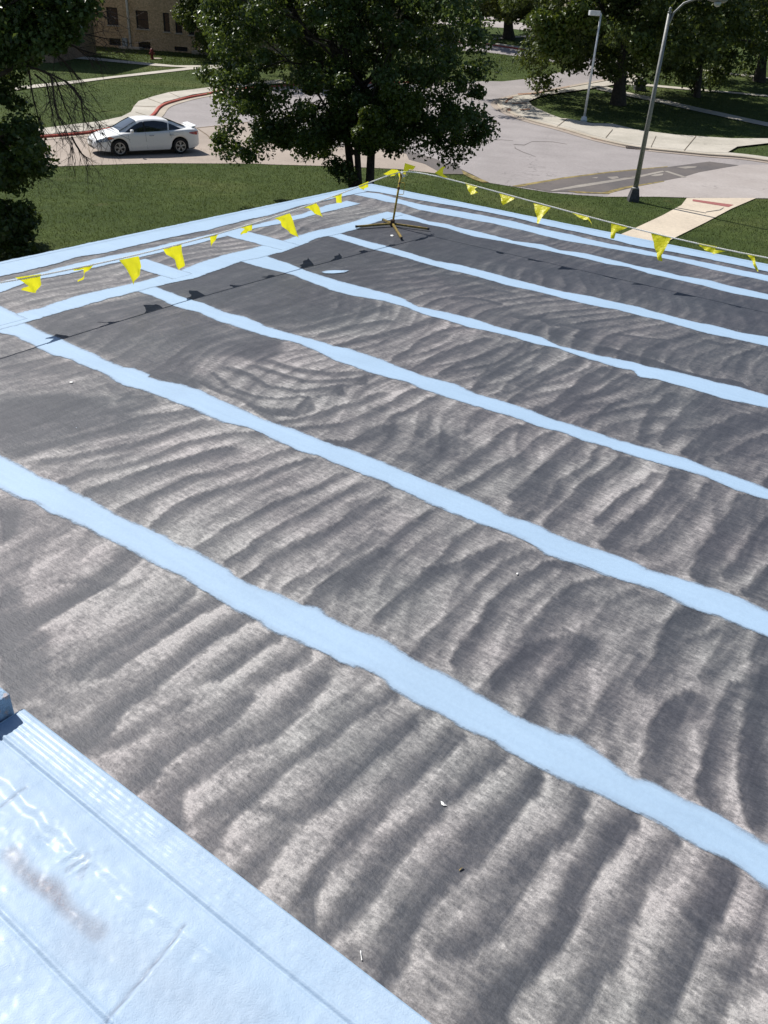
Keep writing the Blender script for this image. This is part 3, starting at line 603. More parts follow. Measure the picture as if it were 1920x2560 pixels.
# along u: S1 .. S7
S = {}
S[1] = ([('r3', [(0,410),(100,460),(180,510),(290,550),(400,610),(480,660),(560,700),(650,735),(760,790),(860,835),(950,880),(1040,950),(1130,990),(1210,1010),(1300,1060),(1380,1070),(1420,1110),(1490,1140),(1570,1180),(1659,1220)]),
         ('r5', [(150,45),(240,100),(340,135),(430,195),(520,245),(600,290),(700,335),(800,380),(880,400),(950,450),(1030,505),(1100,550),(1200,580),(1300,635),(1380,675),(1480,725),(1580,780),(1659,830)])],
        [('r3', [(0,550),(60,590),(150,620),(230,665),(300,690),(380,735),(450,770),(540,810),(600,855),(700,905),(780,930),(850,980),(930,1030),(1020,1080),(1100,1110),(1190,1185),(1290,1220),(1400,1270),(1480,1310),(1560,1335),(1659,1382)]),
         ('r5', [(130,205),(220,255),(330,310),(420,370),(520,410),(600,460),(700,510),(800,555),(900,600),(980,635),(1060,670),(1150,710),(1240,760),(1330,820),(1430,870),(1500,900),(1580,950),(1659,1010)])])
S[2] = ([('r7', [(110,640),(220,690),(330,735),(450,790),(540,830),(640,870)]), ('r3', [(570,35),(650,65),(750,100),(860,130),(940,170),(1040,215),(1150,260),(1250,295),(1350,330),(1450,370),(1560,405),(1659,440)]),
         ('r4', [(100,490),(200,530),(320,575),(430,620),(520,665),(610,695),(720,745),(830,790),(950,830),(1050,860),(1140,905),(1240,930),(1330,960),(1420,990),(1540,1030),(1659,1090)])],
        [('r7', [(0,680),(60,690),(120,720),(230,775),(330,810),(420,845)]), ('r3', [(310,0),(400,40),(470,75),(530,110),(620,135),(700,165),(790,195),(870,230),(960,265),(1090,300),(1180,340),(1290,395),(1400,425),(1490,465),(1570,500),(1659,530)]),
         ('r4', [(90,575),(200,625),(310,665),(400,705),(500,735),(600,775),(700,840),(800,875),(900,910),(1000,945),(1120,980),(1230,1030),(1340,1080),(1450,1110),(1560,1160),(1659,1200)])])
S[3] = ([('r7', [(680,480),(780,520),(880,550),(970,590),(1060,610),(1150,650),(1250,680),(1350,705),(1440,735),(1510,745),(1590,775)]),
         ('r4', [(0,5),(90,40),(180,75),(300,100),(400,150),(500,175),(600,205),(700,245),(800,275),(900,310),(1000,345),(1100,370),(1200,400),(1300,425),(1400,465),(1500,500),(1659,555)])],
        [('r7', [(600,500),(680,530),(770,570),(860,590),(950,630),(1060,665),(1160,700),(1260,715),(1350,750),(1450,800),(1540,830),(1600,850)]),
         ('r4', [(0,70),(90,95),(190,135),(290,170),(370,195),(480,225),(570,255),(660,290),(760,310),(860,350),(960,375),(1060,410),(1170,445),(1290,475),(1400,510),(1500,560),(1659,605)])])
S[4] = ([('r7', [(1150,345),(1250,380),(1340,415),(1430,445),(1520,470),(1659,505)]), ('r8', [(60,590),(150,635),(280,660),(380,685),(480,720),(580,745),(680,765),(760,805),(860,830),(960,850),(1050,870)]),
         ('r4', [(1080,10),(1130,25),(1230,45),(1330,70),(1430,95),(1540,120),(1659,155)])],
        [('r7', [(1040,370),(1120,395),(1250,425),(1330,455),(1420,490),(1530,520),(1659,540)]), ('r8', [(100,640),(180,670),(270,695),(370,725),(470,745),(560,765),(650,795),(750,815),(850,850),(960,885),(1040,905)]),
         ('r4', [(1075,45),(1100,75),(1170,85),(1250,105),(1340,130),(1450,165),(1550,185),(1659,210)])])
S[5] = ([('r7', [(1475,250),(1540,270),(1600,285),(1659,300)]), ('r8', [(20,375),(120,405),(220,435),(330,455),(430,480),(560,515),(680,545),(780,570),(900,590),(1000,615),(1100,635),(1200,665),(1300,690),(1420,715),(1540,745),(1659,765)])],
        [('r7', [(1420,262),(1500,285),(1580,310),(1659,328)]), ('r8', [(100,425),(200,455),(300,480),(400,505),(520,540),(620,560),(700,580),(800,605),(900,630),(1000,645),(1100,675),(1200,695),(1300,725),(1420,755),(1540,780),(1659,805)])])
S[6] = ([('c5', [(840,820),(1000,835),(1200,900),(1400,960),(1659,1000)]), ('r8', [(350,298),(450,320),(560,350),(680,365),(760,390),(880,405),(980,430),(1080,455),(1180,475),(1280,500),(1400,520),(1520,550),(1659,580)])],
        [('c5', [(740,950),(1010,930),(1200,960),(1400,1010),(1659,1060)]), ('r8', [(380,330),(500,350),(620,375),(740,400),(860,425),(960,450),(1060,465),(1160,495),(1280,520),(1400,550),(1520,580),(1659,605)])])
S[7] = ([('c5', [(330,560),(560,560),(700,575)]), ('r8', [(150,190),(330,222),(560,265),(700,300),(820,325),(960,360),(1100,385),(1250,415),(1400,445),(1659,500)])],
        [('c5', [(330,585),(640,650),(800,690),(1000,720)]), ('r8', [(150,215),(330,250),(470,275),(620,310),(760,345),(880,365),(1040,395),(1180,420),(1300,445),(1420,475),(1540,500),(1659,525)])])
ustart = {1: 5.5, 2: 2.35, 3: 2.5, 4: 2.45, 5: 2.4, 6: 2.2, 7: .4}
vcen = {1: (13.5, 14.0), 2: (11.3, 11.8), 3: (9.05, 9.5), 4: (6.65, 7.05), 5: (4.3, 4.7), 6: (2.05, 2.4), 7: (1.1, 1.4)}
for k_ in range(7, 0, -1):
    e1 = uvline(S[k_][0]); e2 = uvline(S[k_][1])
    lo = ustart[k_]; hi = 23.6
    if k_ == 1: lo = 0.5; e1 = np.vstack([[0.5, 13.6], e1]); e2 = np.vstack([[0.5, 13.95], e2])
    e1 = np.vstack([e1, [23.6, e1[-1, 1]]]); e2 = np.vstack([e2, [23.6, e2[-1, 1]]])
    ribbon('paint_stripe', e1, e2, 0, lo, hi)
# cross stripe, near-edge stripe and the short connectors on the left, along v
c1 = uvline([('r7', [(75,595),(200,565),(250,545),(330,520),(420,500),(520,475),(620,455),(690,432),(760,425),(800,400),(880,370),(960,345),(1040,325),(1120,305),(1240,275),(1330,245),(1400,230),(1470,215),(1550,190)]), ('c5', [(560,890),(840,822)])])
c2 = uvline([('r7', [(110,635),(200,610),(300,580),(380,560),(470,530),(560,510),(690,475),(760,460),(850,440),(950,405),(1040,372),(1145,350),(1220,330),(1300,300),(1370,270),(1475,250)]), ('c5', [(370,1080),(560,1010),(740,950)])])
c1 = np.vstack([c1, [c1[0, 0], 16.5]]); c2 = np.vstack([c2, [c2[0, 0], 16.5]])
ribbon('paint_stripe', c1, c2, 1, 2.12, 16.5)
d1 = uvline([('r7', [(0,460),(130,430),(300,385),(480,345),(600,325),(740,290),(900,255),(1050,225),(1170,195),(1300,165),(1400,130),(1480,112)])])
d2 = uvline([('r7', [(0,505),(150,450),(300,425),(420,395),(620,350),(700,330),(870,290),(980,262),(1090,230),(1200,210),(1300,185),(1420,155),(1500,135)])])
d1 = np.vstack([d1, [d1[0, 0], 16.5]]); d2 = np.vstack([d2, [d2[0, 0], 16.5]])
vend = UV(*crops('r7', [(1552, 118)])[0])[1]
ribbon('paint_stripe', d1, d2, 1, vend, 16.5, caps=(True, False))
for (a0, a1), (b0, b1_) in ((((1000, 262), (1120, 300)), ((1080, 240), (1190, 275))), (((560, 390), (690, 432)), ((620, 352), (750, 402))), (((0, 500+60), (70, 598)), ((-60, 600), (0, 680)))):
    pa = uvline([('r7', [a0, a1])]); pb = uvline([('r7', [b0, b1_])])
    lo = max(pa[:, 0].min(), 1.3)-.15; hi = 2.6
    m1 = pa[:, 1].mean(); m2 = pb[:, 1].mean(); v1, v2 = min(m1, m2), max(m1, m2)
    if v2-v1 < .35: v2 = v1+.4
    ribbon('paint_stripe', np.array([[lo, v1], [hi, v1+.02]]), np.array([[lo, v2], [hi, v2]]), 0, lo, hi)
# wide coated edge bands (solid outer side)
ed = uvline([('r7', [(0,437),(100,415),(250,380),(330,352),(450,335),(600,300),(750,265),(900,235),(1050,195),(1170,170),(1300,130),(1480,90),(1580,70)])])
ed = np.vstack([ed, [ed[0, 0], 21.9]])
ribbon('edge_stripe', np.array([[-0.02, 0.0], [-0.02, 21.9]]), ed, 1, 0.0, 21.9, wob=.008)
er = uvline([('c5', [(560,550),(700,560)]), ('r8', [(150,175),(330,205),(560,250),(700,285),(820,310),(960,340),(1100,375),(1250,400),(1400,430),(1659,485)])])
er = np.vstack([[0, er[0, 1]], er, [23.6, er[-1, 1]]])
ribbon('edge_stripe', np.array([[0.0, -0.02], [23.6, -0.02]]), er, 0, 0.0, 23.6, wob=.008)
# corner fill where the bands run together, loose blobs of paint
def blob(pts, crop, z):
    P = [UV(*q) for q in crops(crop, pts)]; cen = np.mean(P, 0)
    V = [R(*cen, ROOFZ+z)]+[R(*p, ROOFZ+z) for p in P]; n = len(P)
    o = link('paint_blob', V, [(0, 1+i, 1+(i+1) % n) for i in range(n)], M['bluepaint'], low)
    q = o.data.attributes.new('edge', 'FLOAT', 'POINT'); q.data.foreach_set('value', np.array([0.15]+[0.03]*n, np.float32))
blob([(1388,417),(1410,411),(1450,409),(1508,410),(1490,419),(1440,424),(1400,423)], 'r7', .011)
# roof edge: rounded metal drip edge, fascia and walls below
def wallseg(p, q, z0, z1, th=0.0):
    return [(p[0], p[1], z0), (q[0], q[1], z0), (q[0], q[1], z1), (p[0], p[1], z1)]
mb = MB()
prof = [(0.10, 0.012), (0.03, 0.014), (0.0, 0.010), (-0.012, 0.0), (-0.016, -0.03), (-0.016, -0.16), (0.03, -0.17)]
for ax_, L in ((0, 24.0), (1, 22.0)):
    V = []
    for s in (0, 1):
        for (o_, h) in prof:
            along = o_ if s == 0 else L
            V.append(R(along, o_, ROOFZ+h) if ax_ == 0 else R(o_, along, ROOFZ+h))
    n = len(prof); mb.add(V, [(i, i+1, n+i+1, n+i) for i in range(n-1)])
mb.build('drip_edge', M['blueedge'], low)
mb = MB(); i_ = 0.30
mb.add(wallseg(R(i_, i_), R(24, i_), -0.2, ROOFZ-.15), [(0, 1, 2, 3)]); mb.add(wallseg(R(i_, i_), R(i_, 22), -0.2, ROOFZ-.15), [(3, 2, 1, 0)])
mb.add([R(-.01, -.01, ROOFZ-.168), R(24, -.01, ROOFZ-.168), R(24, .4, ROOFZ-.168), R(-.01, .4, ROOFZ-.168)], [(0, 1, 2, 3)])
mb.add([R(-.01, .4, ROOFZ-.168), R(.4, .4, ROOFZ-.168), R(.4, 22, ROOFZ-.168), R(-.01, 22, ROOFZ-.168)], [(0, 1, 2, 3)])
mb.build('wall', M['brick_near'], low)
for k_ in range(5):
    for ax_ in (0, 1):
        s0 = 2.0+4.3*k_; f = MB(); g = MB()
        def W(s, o_, z): return R(s, o_, z) if ax_ == 0 else R(o_, s, z)
        for (sa, sb, za, zb) in ((s0, s0+1.4, .9, .98), (s0, s0+1.4, 2.22, 2.3), (s0, s0+.08, .98, 2.22), (s0+1.32, s0+1.4, .98, 2.22), (s0+.67, s0+.73, .98, 2.22)):
            f.add([W(sa, i_-.05, za), W(sb, i_-.05, za), W(sb, i_-.05, zb), W(sa, i_-.05, zb), W(sa, i_-.002, za), W(sb, i_-.002, za), W(sb, i_-.002, zb), W(sa, i_-.002, zb)], [(0, 1, 2, 3), (4, 7, 6, 5), (0, 4, 5, 1), (1, 5, 6, 2), (2, 6, 7, 3), (3, 7, 4, 0)])
        fo = f.build('window', M.setdefault('white_frame', simple('window_frame', (.5, .5, .48), .5)), low)
        g.add([W(s0+.08, i_-.02, .98), W(s0+1.32, i_-.02, .98), W(s0+1.32, i_-.02, 2.22), W(s0+.08, i_-.02, 2.22)], [(0, 1, 2, 3)])
        g.build('pane', M.setdefault('glass_dark', simple('dark_glass', (.015, .018, .022), .08, spec=.8)), fo)

# --- upper roof in the foreground
UPZ = CAMZ-1.6
up = empty('upper_roof_building', (*R(12, 17)[:2], 0), 0, 'taller roof in the foreground coated in glossy pale blue, crossed by seams, nearest the camera', 'building')
W0 = 16.858
ul = np.concatenate([[11.524], np.arange(11.53, 13.6, .0052), np.arange(14.25, 20, .25)])
wl = np.concatenate([np.arange(-0.0, .65, .003), np.arange(.66, 5, .12)])
uu, ww = np.meshgrid(ul, wl)
def gb(x, c, s): return np.exp(-((x-c)/s)**2)
wz = ww+0.002*np.sin(uu*5)+.0012*(vnoise(uu*5, ww*5, 31)-.5)
h = np.zeros_like(uu)
for c_, a_, s_ in ((.012, .0022, .004), (.026, .0018, .0035), (.040, .0022, .004), (.055, .0018, .003), (.070, .0022, .004)): h += .6*a_*gb(wz, c_, s_)
h += .004*gb(wz, .082, .005) - .0045*gb(wz, .0905, .0035)          # lap line
h -= .004*sstep(.0, .09, wz)
h += .0045*sstep(.10, .135, wz)*(1-sstep(.15, .19, wz+.02*(vnoise(uu*14, ww*14, 33)-.5)))
h += .0035*gb(wz, .155+.012*np.sin(uu*5.3+1), .012)*vnoise(uu*22, ww*22, 34)
h += .0035*gb(wz, .345, .006) - .003*gb(wz, .354, .004)
h += .0018*gb(wz, .275, .03)*np.sin(uu*3)
h += .0007*(vnoise(uu*30, ww*30, 35)-.5)*2 + .0005*(vnoise(uu*75, ww*75, 36)-.5)*2 + .0008*(vnoise(uu*6, ww*6, 37)-.5)*2
rid = np.abs(vnoise(uu*17+3*vnoise(uu*5, ww*5, 38), ww*17, 39)-.5)
h += .0003*np.exp(-(rid/.03)**2)*sstep(.14, .2, ww)*(vnoise(uu*3, ww*3, 40) > .4)
seam1 = gb(uu-(ww-.15)*.115, 12.28, .0032)*sstep(.135, .15, ww)*(1-sstep(.36, .38, ww)); seam2 = gb(uu, 11.745, .0032)*sstep(.13, .14, ww)*(1-sstep(.2, .22, ww))
h -= .0025*seam1+.002*seam2
h += .0022*sstep(-.004, .004, uu-12.28-(ww-.15)*.115)*sstep(.13, .16, ww)
h -= .0035*gb(uu, 11.9, .03)*gb(ww, .20, .012)
h += .0028*gb(np.mod(uu+.15, 1.0), .5, .5)*0
for q_ in (-.025, 0, .02):
    h += .003*gb(uu-11.98-q_+.25*(ww-.19), .01, .004)*gb(ww, .19, .018)
# worn smear of bare membrane
P = [UV(*q, UPZ) for q in crops('r1', [(45,680),(80,740),(140,790),(200,830),(250,890),(300,930),(360,975)])]
P = [(p[0], p[1]-W0) for p in P]
dd, _ = dist_poly(uu, ww, P)
smear = (1-sstep(.004, .034, dd+.02*(vnoise(uu*14, ww*14, 41)-.5)))*(0.65+.35*vnoise(uu*8, ww*8, 42))
P2 = [(p[0], p[1]-W0) for p in (UV(*q, UPZ) for q in crops('r1', [(255,740),(290,700),(330,690),(300,770)]))]
dd2, _ = dist_poly(uu, ww, P2); smear = np.maximum(smear, .30*(1-sstep(.001, .006, np.abs(dd2-.004))))
P3 = [(p[0], p[1]-W0) for p in (UV(*q, UPZ) for q in crops('r1', [(300,1000),(500,1080),(700,1250),(900,1327)]))]
dd3, _ = dist_poly(uu, ww, P3); smear = np.maximum(smear, .20*(1-sstep(.0, .10, dd3)))
X = COR[0]+uu*DU[0]+(W0+ww)*DV[0]; Y = COR[1]+uu*DU[1]+(W0+ww)*DV[1]; Z = UPZ+h
idx = np.arange(uu.size).reshape(uu.shape)
F = np.stack([idx[:-1, :-1], idx[1:, :-1], idx[1:, 1:], idx[:-1, 1:]], -1).reshape(-1, 4)
def upmat():
    m, t, p = mat('glossy_blue_roof_coating'); v = mapping(t)
    a1 = N(t, 'ShaderNodeAttribute', attribute_name='smear'); a2 = N(t, 'ShaderNodeAttribute', attribute_name='seam')
    n1 = noise(t, v, 7, 5, .6); n2 = noise(t, v, 260, 3, .7); n3 = noise(t, v, 60, 5, .65)
    c = ramp(t, n1, [(.3, (.33, .445, .585)), (.7, (.40, .515, .645))])
    c = mix(t, math_(t, 'MULTIPLY', a1.outputs['Fac'], math_(t, 'MULTIPLY_ADD', n2, .9, .3), clamp=True), c, (.17, .165, .20))
    rust = math_(t, 'MULTIPLY', math_(t, 'GREATER_THAN', a1.outputs['Fac'], .85), math_(t, 'GREATER_THAN', n3, .55))
    c = mix(t, math_(t, 'MULTIPLY', rust, .12), c, (.42, .27, .22))
    c = mix(t, a2.outputs['Fac'], c, (.10, .13, .2))
    t.links.new(c, p.inputs['Base Color'])
    t.links.new(ramp(t, n3, [(.3, (.60,)*3), (.7, (.70,)*3)]), p.inputs['Roughness']); p.inputs['Specular IOR Level'].default_value = .5
    p.inputs['Coat Weight'].default_value = .08; p.inputs['Coat Roughness'].default_value = .25
    bump(t, p, math_(t, 'MULTIPLY_ADD', n3, .9, n2), .35, .004)
    return m
M['upper'] = upmat()
o = big_mesh('roof_deck', np.stack([X, Y, Z], -1).reshape(-1, 3), 4, F, M['upper'], up, True)
q = o.data.attributes.new('smear', 'FLOAT', 'POINT'); q.data.foreach_set('value', smear.reshape(-1).astype(np.float32))
q = o.data.attributes.new('seam', 'FLOAT', 'POINT'); q.data.foreach_set('value', np.clip(.8*seam1+.6*seam2, 0, 1).reshape(-1).astype(np.float32))
mb = MB()
n = len(ul)
def rim(o_, hz): return [R(u, W0+o_, UPZ+hz) for u in ul]
top = [R(u, W0, UPZ+h[0, i]) for i, u in enumerate(ul)]
rows = [top, rim(-.004, -.003), rim(-.005, -.045), rim(.015, -.05)]
V = sum(rows, []); mb.add(V, [(r*n+i, r*n+i+1, (r+1)*n+i+1, (r+1)*n+i) for r in range(3) for i in range(n-1)])
mb.add([R(11.524, W0, UPZ+.002), R(11.524, W0+5, UPZ), R(11.524, W0+5, UPZ-.06), R(11.524, W0, UPZ-.06)], [(0, 1, 2, 3)])
mb.build('roof_edge', M['blueedge'], up)
mb = MB(); mb.add(wallseg(R(11.56, W0+.04), R(20, W0+.04), ROOFZ-.05, UPZ-.045), [(0, 1, 2, 3)]); mb.add(wallseg(R(11.56, W0+.04), R(11.56, W0+5), ROOFZ-.05, UPZ-.05), [(3, 2, 1, 0)])
mb.build('wall', M['brick_near'], up)
# raised curb block beside it, with its own rusty top
mb = MB(); ax = [[DU[0], DU[1], 0], [DV[0], DV[1], 0], [0, 0, 1]]
cen = np.array(R(11.516-.22, 16.876+.6, UPZ-.02)); mb.cbox(cen, (.22, .6, .081), ax, .003)
cb_ = simple('weathered_blue_coating', (.24, .36, .50), .55, var=.25, scale=30, bumps=.6)
t = cb_.node_tree; p = t.nodes['Principled BSDF']; v = mapping(t)
old = p.inputs['Base Color'].links[0].from_socket
rs = ramp(t, noise(t, v, 24, 5), [(.56, (0, 0, 0)), (.66, (1, 1, 1))])
t.links.new(mix(t, math_(t, 'MULTIPLY', rs, .7), old, (.50, .36, .30)), p.inputs['Base Color'])
mb.build('curb', cb_, up)
# ------------------------------------------------------------------ ground, roads, walks
gx = np.concatenate([np.linspace(-700, -82, 26), np.arange(-80, 100, 1.6), np.linspace(102, 700, 26)])
gy = np.concatenate([np.linspace(-120, 8, 16), np.arange(10, 230, 1.6), np.linspace(235, 1100, 36)])
XX, YY = np.meshgrid(gx, gy); ZZ = terrain(XX, YY)
idx = np.arange(XX.size).reshape(XX.shape)
F = np.stack([idx[:-1, :-1], idx[:-1, 1:], idx[1:, 1:], idx[1:, :-1]], -1).reshape(-1, 4)
o = big_mesh('ground', np.stack([XX, YY, ZZ], -1).reshape(-1, 3), 4, F, M['grass'], None, True); o['kind'] = 'structure'
NOGRASS = []
def sheet(name, pts, m, lift, crop='F', kind='structure', world=None, nog=True):
    P = world if world is not None else [G(*q)[:2] for q in crops(crop, pts)]
    if nog: NOGRASS.append([(p[0], p[1]) for p in P])
    bm = bmesh.new(); vsx = [bm.verts.new((p[0], p[1], 0)) for p in P]
    f = bm.faces.new(vsx); bm.normal_update()
    if f.normal.z < 0: f.normal_flip()
    bmesh.ops.triangulate(bm, faces=bm.faces[:])
    for _ in range(7):
        es = [e for e in bm.edges if e.calc_length() > 2.2]
        if not es: break
        bmesh.ops.subdivide_edges(bm, edges=es, cuts=1)
        bmesh.ops.triangulate(bm, faces=bm.faces[:])
    for v in bm.verts: v.co.z = float(terrain(v.co.x, v.co.y))+lift
    me = bpy.data.meshes.new(name); bm.to_mesh(me); bm.free(); me.materials.append(m)
    o = bpy.data.objects.new(name, me); C.objects.link(o)
    if kind: o['kind'] = kind
    return o
def smoothline(P, step=.5):
    P = np.array(P, float); d = np.r_[0, np.cumsum(np.hypot(*np.diff(P, axis=0).T))]
    n = max(2, int(d[-1]/step)); s = np.linspace(0, d[-1], n)
    Q = np.stack([np.interp(s, d, P[:, 0]), np.interp(s, d, P[:, 1])], 1)
    for _ in range(4): Q[1:-1] = (Q[:-2]+2*Q[1:-1]+Q[2:])/4
    return Q
def kerb(name, pts, crop, m, wd=.17, ht=.14, side=1, world=None, step=.5):
    Q = smoothline([G(*q)[:2] for q in crops(crop, pts)] if world is None else world, step)
    T = np.gradient(Q, axis=0); T /= np.linalg.norm(T, axis=1)[:, None]; Nn = np.stack([-T[:, 1], T[:, 0]], 1)*side
    V = []; n = len(Q)
    for q, nn in zip(Q, Nn):
        z = float(terrain(*q))
        for o_, h in ((0, -.05), (0, ht-.02), (.03, ht), (wd, ht), (wd, -.05)): V.append((q[0]+nn[0]*o_, q[1]+nn[1]*o_, z+h))
    Fs = [(i*5+j, (i+1)*5+j, (i+1)*5+j+1, i*5+j+1) for i in range(n-1) for j in range(4)]
    Fs += [(0, 1, 2, 3, 4), tuple((n-1)*5+j for j in (4, 3, 2, 1, 0))]
    o = link(name, V, Fs, m); o['kind'] = 'structure'; return o, Q, Nn
def band(name, Q, Nn, a, b, m, lift):
    V = []; n = len(Q)
    for q, nn in zip(Q, Nn):
        for o_ in (a, b):
            p = q+nn*o_; V.append((p[0], p[1], float(terrain(*p))+lift))
    o = link(name, V, [(2*i, 2*i+1, 2*i+3, 2*i+2) for i in range(n-1)], m); o['kind'] = 'structure'; return o
# main asphalt: the courtyard junction with its lane going up to the right
lower = [(-160,437),(0,424),(50,428),(135,417),(386,409),(640,410),(673,412),(856,417),(1000,424),(1105,436),(1180,437),(1213,456),(1280,467),(1374,482),(1443,488),(1517,493),(1569,493),(1643,493),(1738,496),(1920,497),(2050,500)]
redk = [(-160,356),(0,353),(89,349),(154,343),(212,339),(247,333),(300,322),(350,308),(382,297),(393,285),(399,274),(413,264),(444,255),(482,245),(521,239),(540,233),(579,228),(640,222),(720,216),(830,212),(960,210),(1080,208),(1217,203),(1256,204),(1310,198),(1360,191),(1395,182),(1450,168),(1500,156)]
isl = [(1580,190),(1500,205),(1456,213),(1374,228),(1300,239),(1256,249),(1241,260),(1248,271),(1287,291),(1330,306),(1417,328),(1478,347),(1560,367),(1634,378),(1708,384),(1764,391),(1851,395),(1920,406),(2050,424)]
sheet('road', lower+list(reversed(isl))+[(1560,150)]+list(reversed(redk)), M['asphalt'], .012)
sheet('road', [(-160,437),(0,424),(50,428),(135,417),(386,409),(640,410),(673,412),(856,417),(1000,424),(1105,436),(1104,434),(1060,410),(1022,400),(1016,386),(990,378),(866,366),(800,356),(720,342),(615,306),(490,320),(440,312),(413,300),(395,296),(382,297),(350,308),(300,322),(247,333),(212,339),(154,343),(89,349),(0,353),(-160,356)], M['drive'], .018, nog=False)
sheet('road', [(690,364),(730,345),(815,354),(870,362),(940,368),(1000,372),(1080,395),(1150,422),(1213,454),(1180,437),(1105,436),(1104,434),(1062,411),(1022,400),(1016,386),(990,378),(866,367),(800,372),(740,368)], M['patch'], .025, nog=False)  # darker tone over the drive behind the corner tree
sheet('road', [(1517,493),(1569,493),(1643,493),(1738,496),(1920,497),(2050,500),(2050,425),(1920,413),(1860,412),(1808,420),(1747,432),(1703,445),(1634,458),(1525,484)], M['asphalt2'], .022, nog=False)
sheet('road', [(220,430),(480,385),(750,350),(1080,320),(1320,288),(1490,310),(1400,325),(1260,350),(1160,380),(1000,410),(750,470),(650,472),(480,462),(400,462)], M['patch'], .027, 'h4', nog=False)
for pts in ([(400,462),(420,452),(560,425),(750,396),(920,368),(1050,342),(1062,347),(930,378),(760,408),(560,440)], [(1060,345),(1080,343),(1190,378),(1168,381)], [(730,378),(790,374),(800,384),(760,392)], [(820,385),(900,372),(935,372),(880,388)],
            [(1130,322),(1190,316),(1250,316),(1240,324),(1180,330)], [(980,372),(1010,362),(1055,358),(1050,368),(1010,374)], [(640,382),(680,378),(672,386)]):
    sheet('worn_marking', pts, M['white_line'], .032, 'h4', nog=False)
# weeds and joints along the patch and gutter
for pts, cr in (([(180,430),(480,380),(750,346),(1080,316),(1080,320),(750,352),(480,388),(230,434)], 'h4'), ([(500,458),(700,468),(830,435),(1060,400),(1060,404),(840,444),(740,474),(560,470)], 'h4'),
                ([(1022,740),(1075,715),(1080,722),(1050,755)], 'h1'), ([(600,160),(680,200),(760,235),(840,268),(780,268),(700,240),(620,200)], 'R1')):
    sheet('gutter_weeds', pts, M['weeds'], .03, cr, nog=False)
for pts in ([(190,190),(200,187),(255,190),(300,170),(420,172),(500,186),(500,188),(420,175),(300,173),(256,194),(205,191)], [(200,194),(205,210),(250,232),(320,258),(320,260),(246,234),(200,212)], [(0,165),(120,160),(190,165),(190,167),(120,163),(0,168)]):
    sheet('road_crack', pts, M['patch'], .016, 'h4', nog=False)
rust_ = simple('rust_stain', (.25, .135, .08), .9, var=.5, scale=4)
for pts, cr in (([(215,548),(300,545),(400,528),(515,505),(515,510),(400,535),(300,552),(220,556)], 'h3'), ([(140,600),(160,575),(190,565),(192,570),(165,585),(150,604)], 'h3'), ([(180,603),(270,600),(270,605),(185,608)], 'h3'),
                ([(225,640),(285,636),(290,643),(230,646)], 'h3'), ([(150,636),(172,632),(182,648),(160,650)], 'h3'), ([(470,98),(520,104),(545,116),(480,108)], 'h4'), ([(640,150),(720,168),(830,190),(830,193),(720,174),(640,156)], 'h4')):
    sheet('rust_stain', pts, rust_, .125 if cr == 'h3' else .036, cr, nog=False)
jn_ = simple('pavement_joint', (.16, .12, .08), .95, var=.5)
for pts in ([(1270,832),(1340,880),(1420,965),(1500,1056),(1506,1056),(1428,962),(1346,876),(1276,830)], [(1030,838),(1270,830),(1450,812),(1620,790),(1620,794),(1450,817),(1270,834),(1030,842)],
            [(560,905),(600,1075),(605,1075),(564,905)], [(300,930),(330,1085),(335,1085),(304,930)]):
    sheet('pavement_joint', pts, jn_, .024, 'h1', nog=False)
for pts, cr in (([(880,740),(990,775),(990,777),(880,743)], 'h1'), ([(860,700),(1010,705),(1010,708),(860,703)], 'h1'), ([(960,650),(1060,690),(1060,692),(958,653)], 'h1'), ([(450,828),(470,885),(473,885),(453,828)], 'h1'), ([(650,802),(672,858),(675,857),(653,801)], 'h1'),
                ([(1100,612),(1180,650),(1180,653),(1098,614)], 'h1'), ([(500,48),(440,95),(443,96),(503,49)], 'h4'), ([(760,112),(720,160),(723,161),(763,113)], 'h4'), ([(1010,150),(980,215),(983,215),(1013,150)], 'h4'), ([(1240,150),(1170,235),(1174,235),(1244,150)], 'h4')):
    sheet('walk_joint', pts, jn_, .131, cr, nog=False)
# second lane and the pale car park beyond
sheet('road', [(700,125),(900,122),(1100,124),(1200,129),(1287,140),(1352,151),(1430,163),(1540,170),(1540,150),(1440,141),(1352,135),(1308,126),(1235,115),(1200,110),(1100,106),(900,106),(700,108)], M['asphalt'], .014)
sheet('road', [(1080,60),(1200,66),(1262,70),(1343,80),(1460,90),(1460,76),(1343,64),(1290,55),(1215,53),(1080,48)], M['asphalt2'], .012)
sheet('road', [(1100,44),(1215,49),(1300,50),(1300,44),(1215,42),(1100,38)], M['asphalt2'], .012)
kerb('kerb', [(700,108),(900,106),(1100,106),(1200,110),(1235,115),(1308,126),(1352,135),(1440,141)], 'F', M['redkerb'])
sheet('sidewalk', [(900,101),(1100,100),(1200,104),(1240,110),(1308,120),(1352,128),(1352,134),(1308,125),(1235,114),(1200,109),(1100,105),(900,105)], M['walk'], .1)
sheet('sidewalk', [(1150,100),(1226,98),(1270,93),(1330,89),(1400,87),(1400,91),(1330,93),(1270,97),(1228,101),(1150,104)], M['walk'], .06)
_, Q, Nn = kerb('kerb', redk[:16]+[(640,222),(720,216),(830,212),(960,210),(1080,208)], 'F', M['redkerb'], wd=.16)
band('gutter', Q, Nn, -.45, 0, M['kerb'], .035)
sheet('sidewalk', [(-160,352),(0,349),(89,345),(154,339),(212,334),(247,329),(300,318),(350,304),(380,294),(391,282),(397,270),(411,260),(444,251),(482,241),(521,235),(579,224),(640,217),(720,211),(700,203),(579,214),(513,224),(482,228),(424,235),(386,245),(347,258),(336,270),(328,285),(305,297),(251,309),(174,318),(85,330),(0,335),(-160,342)], M['walk'], .125)
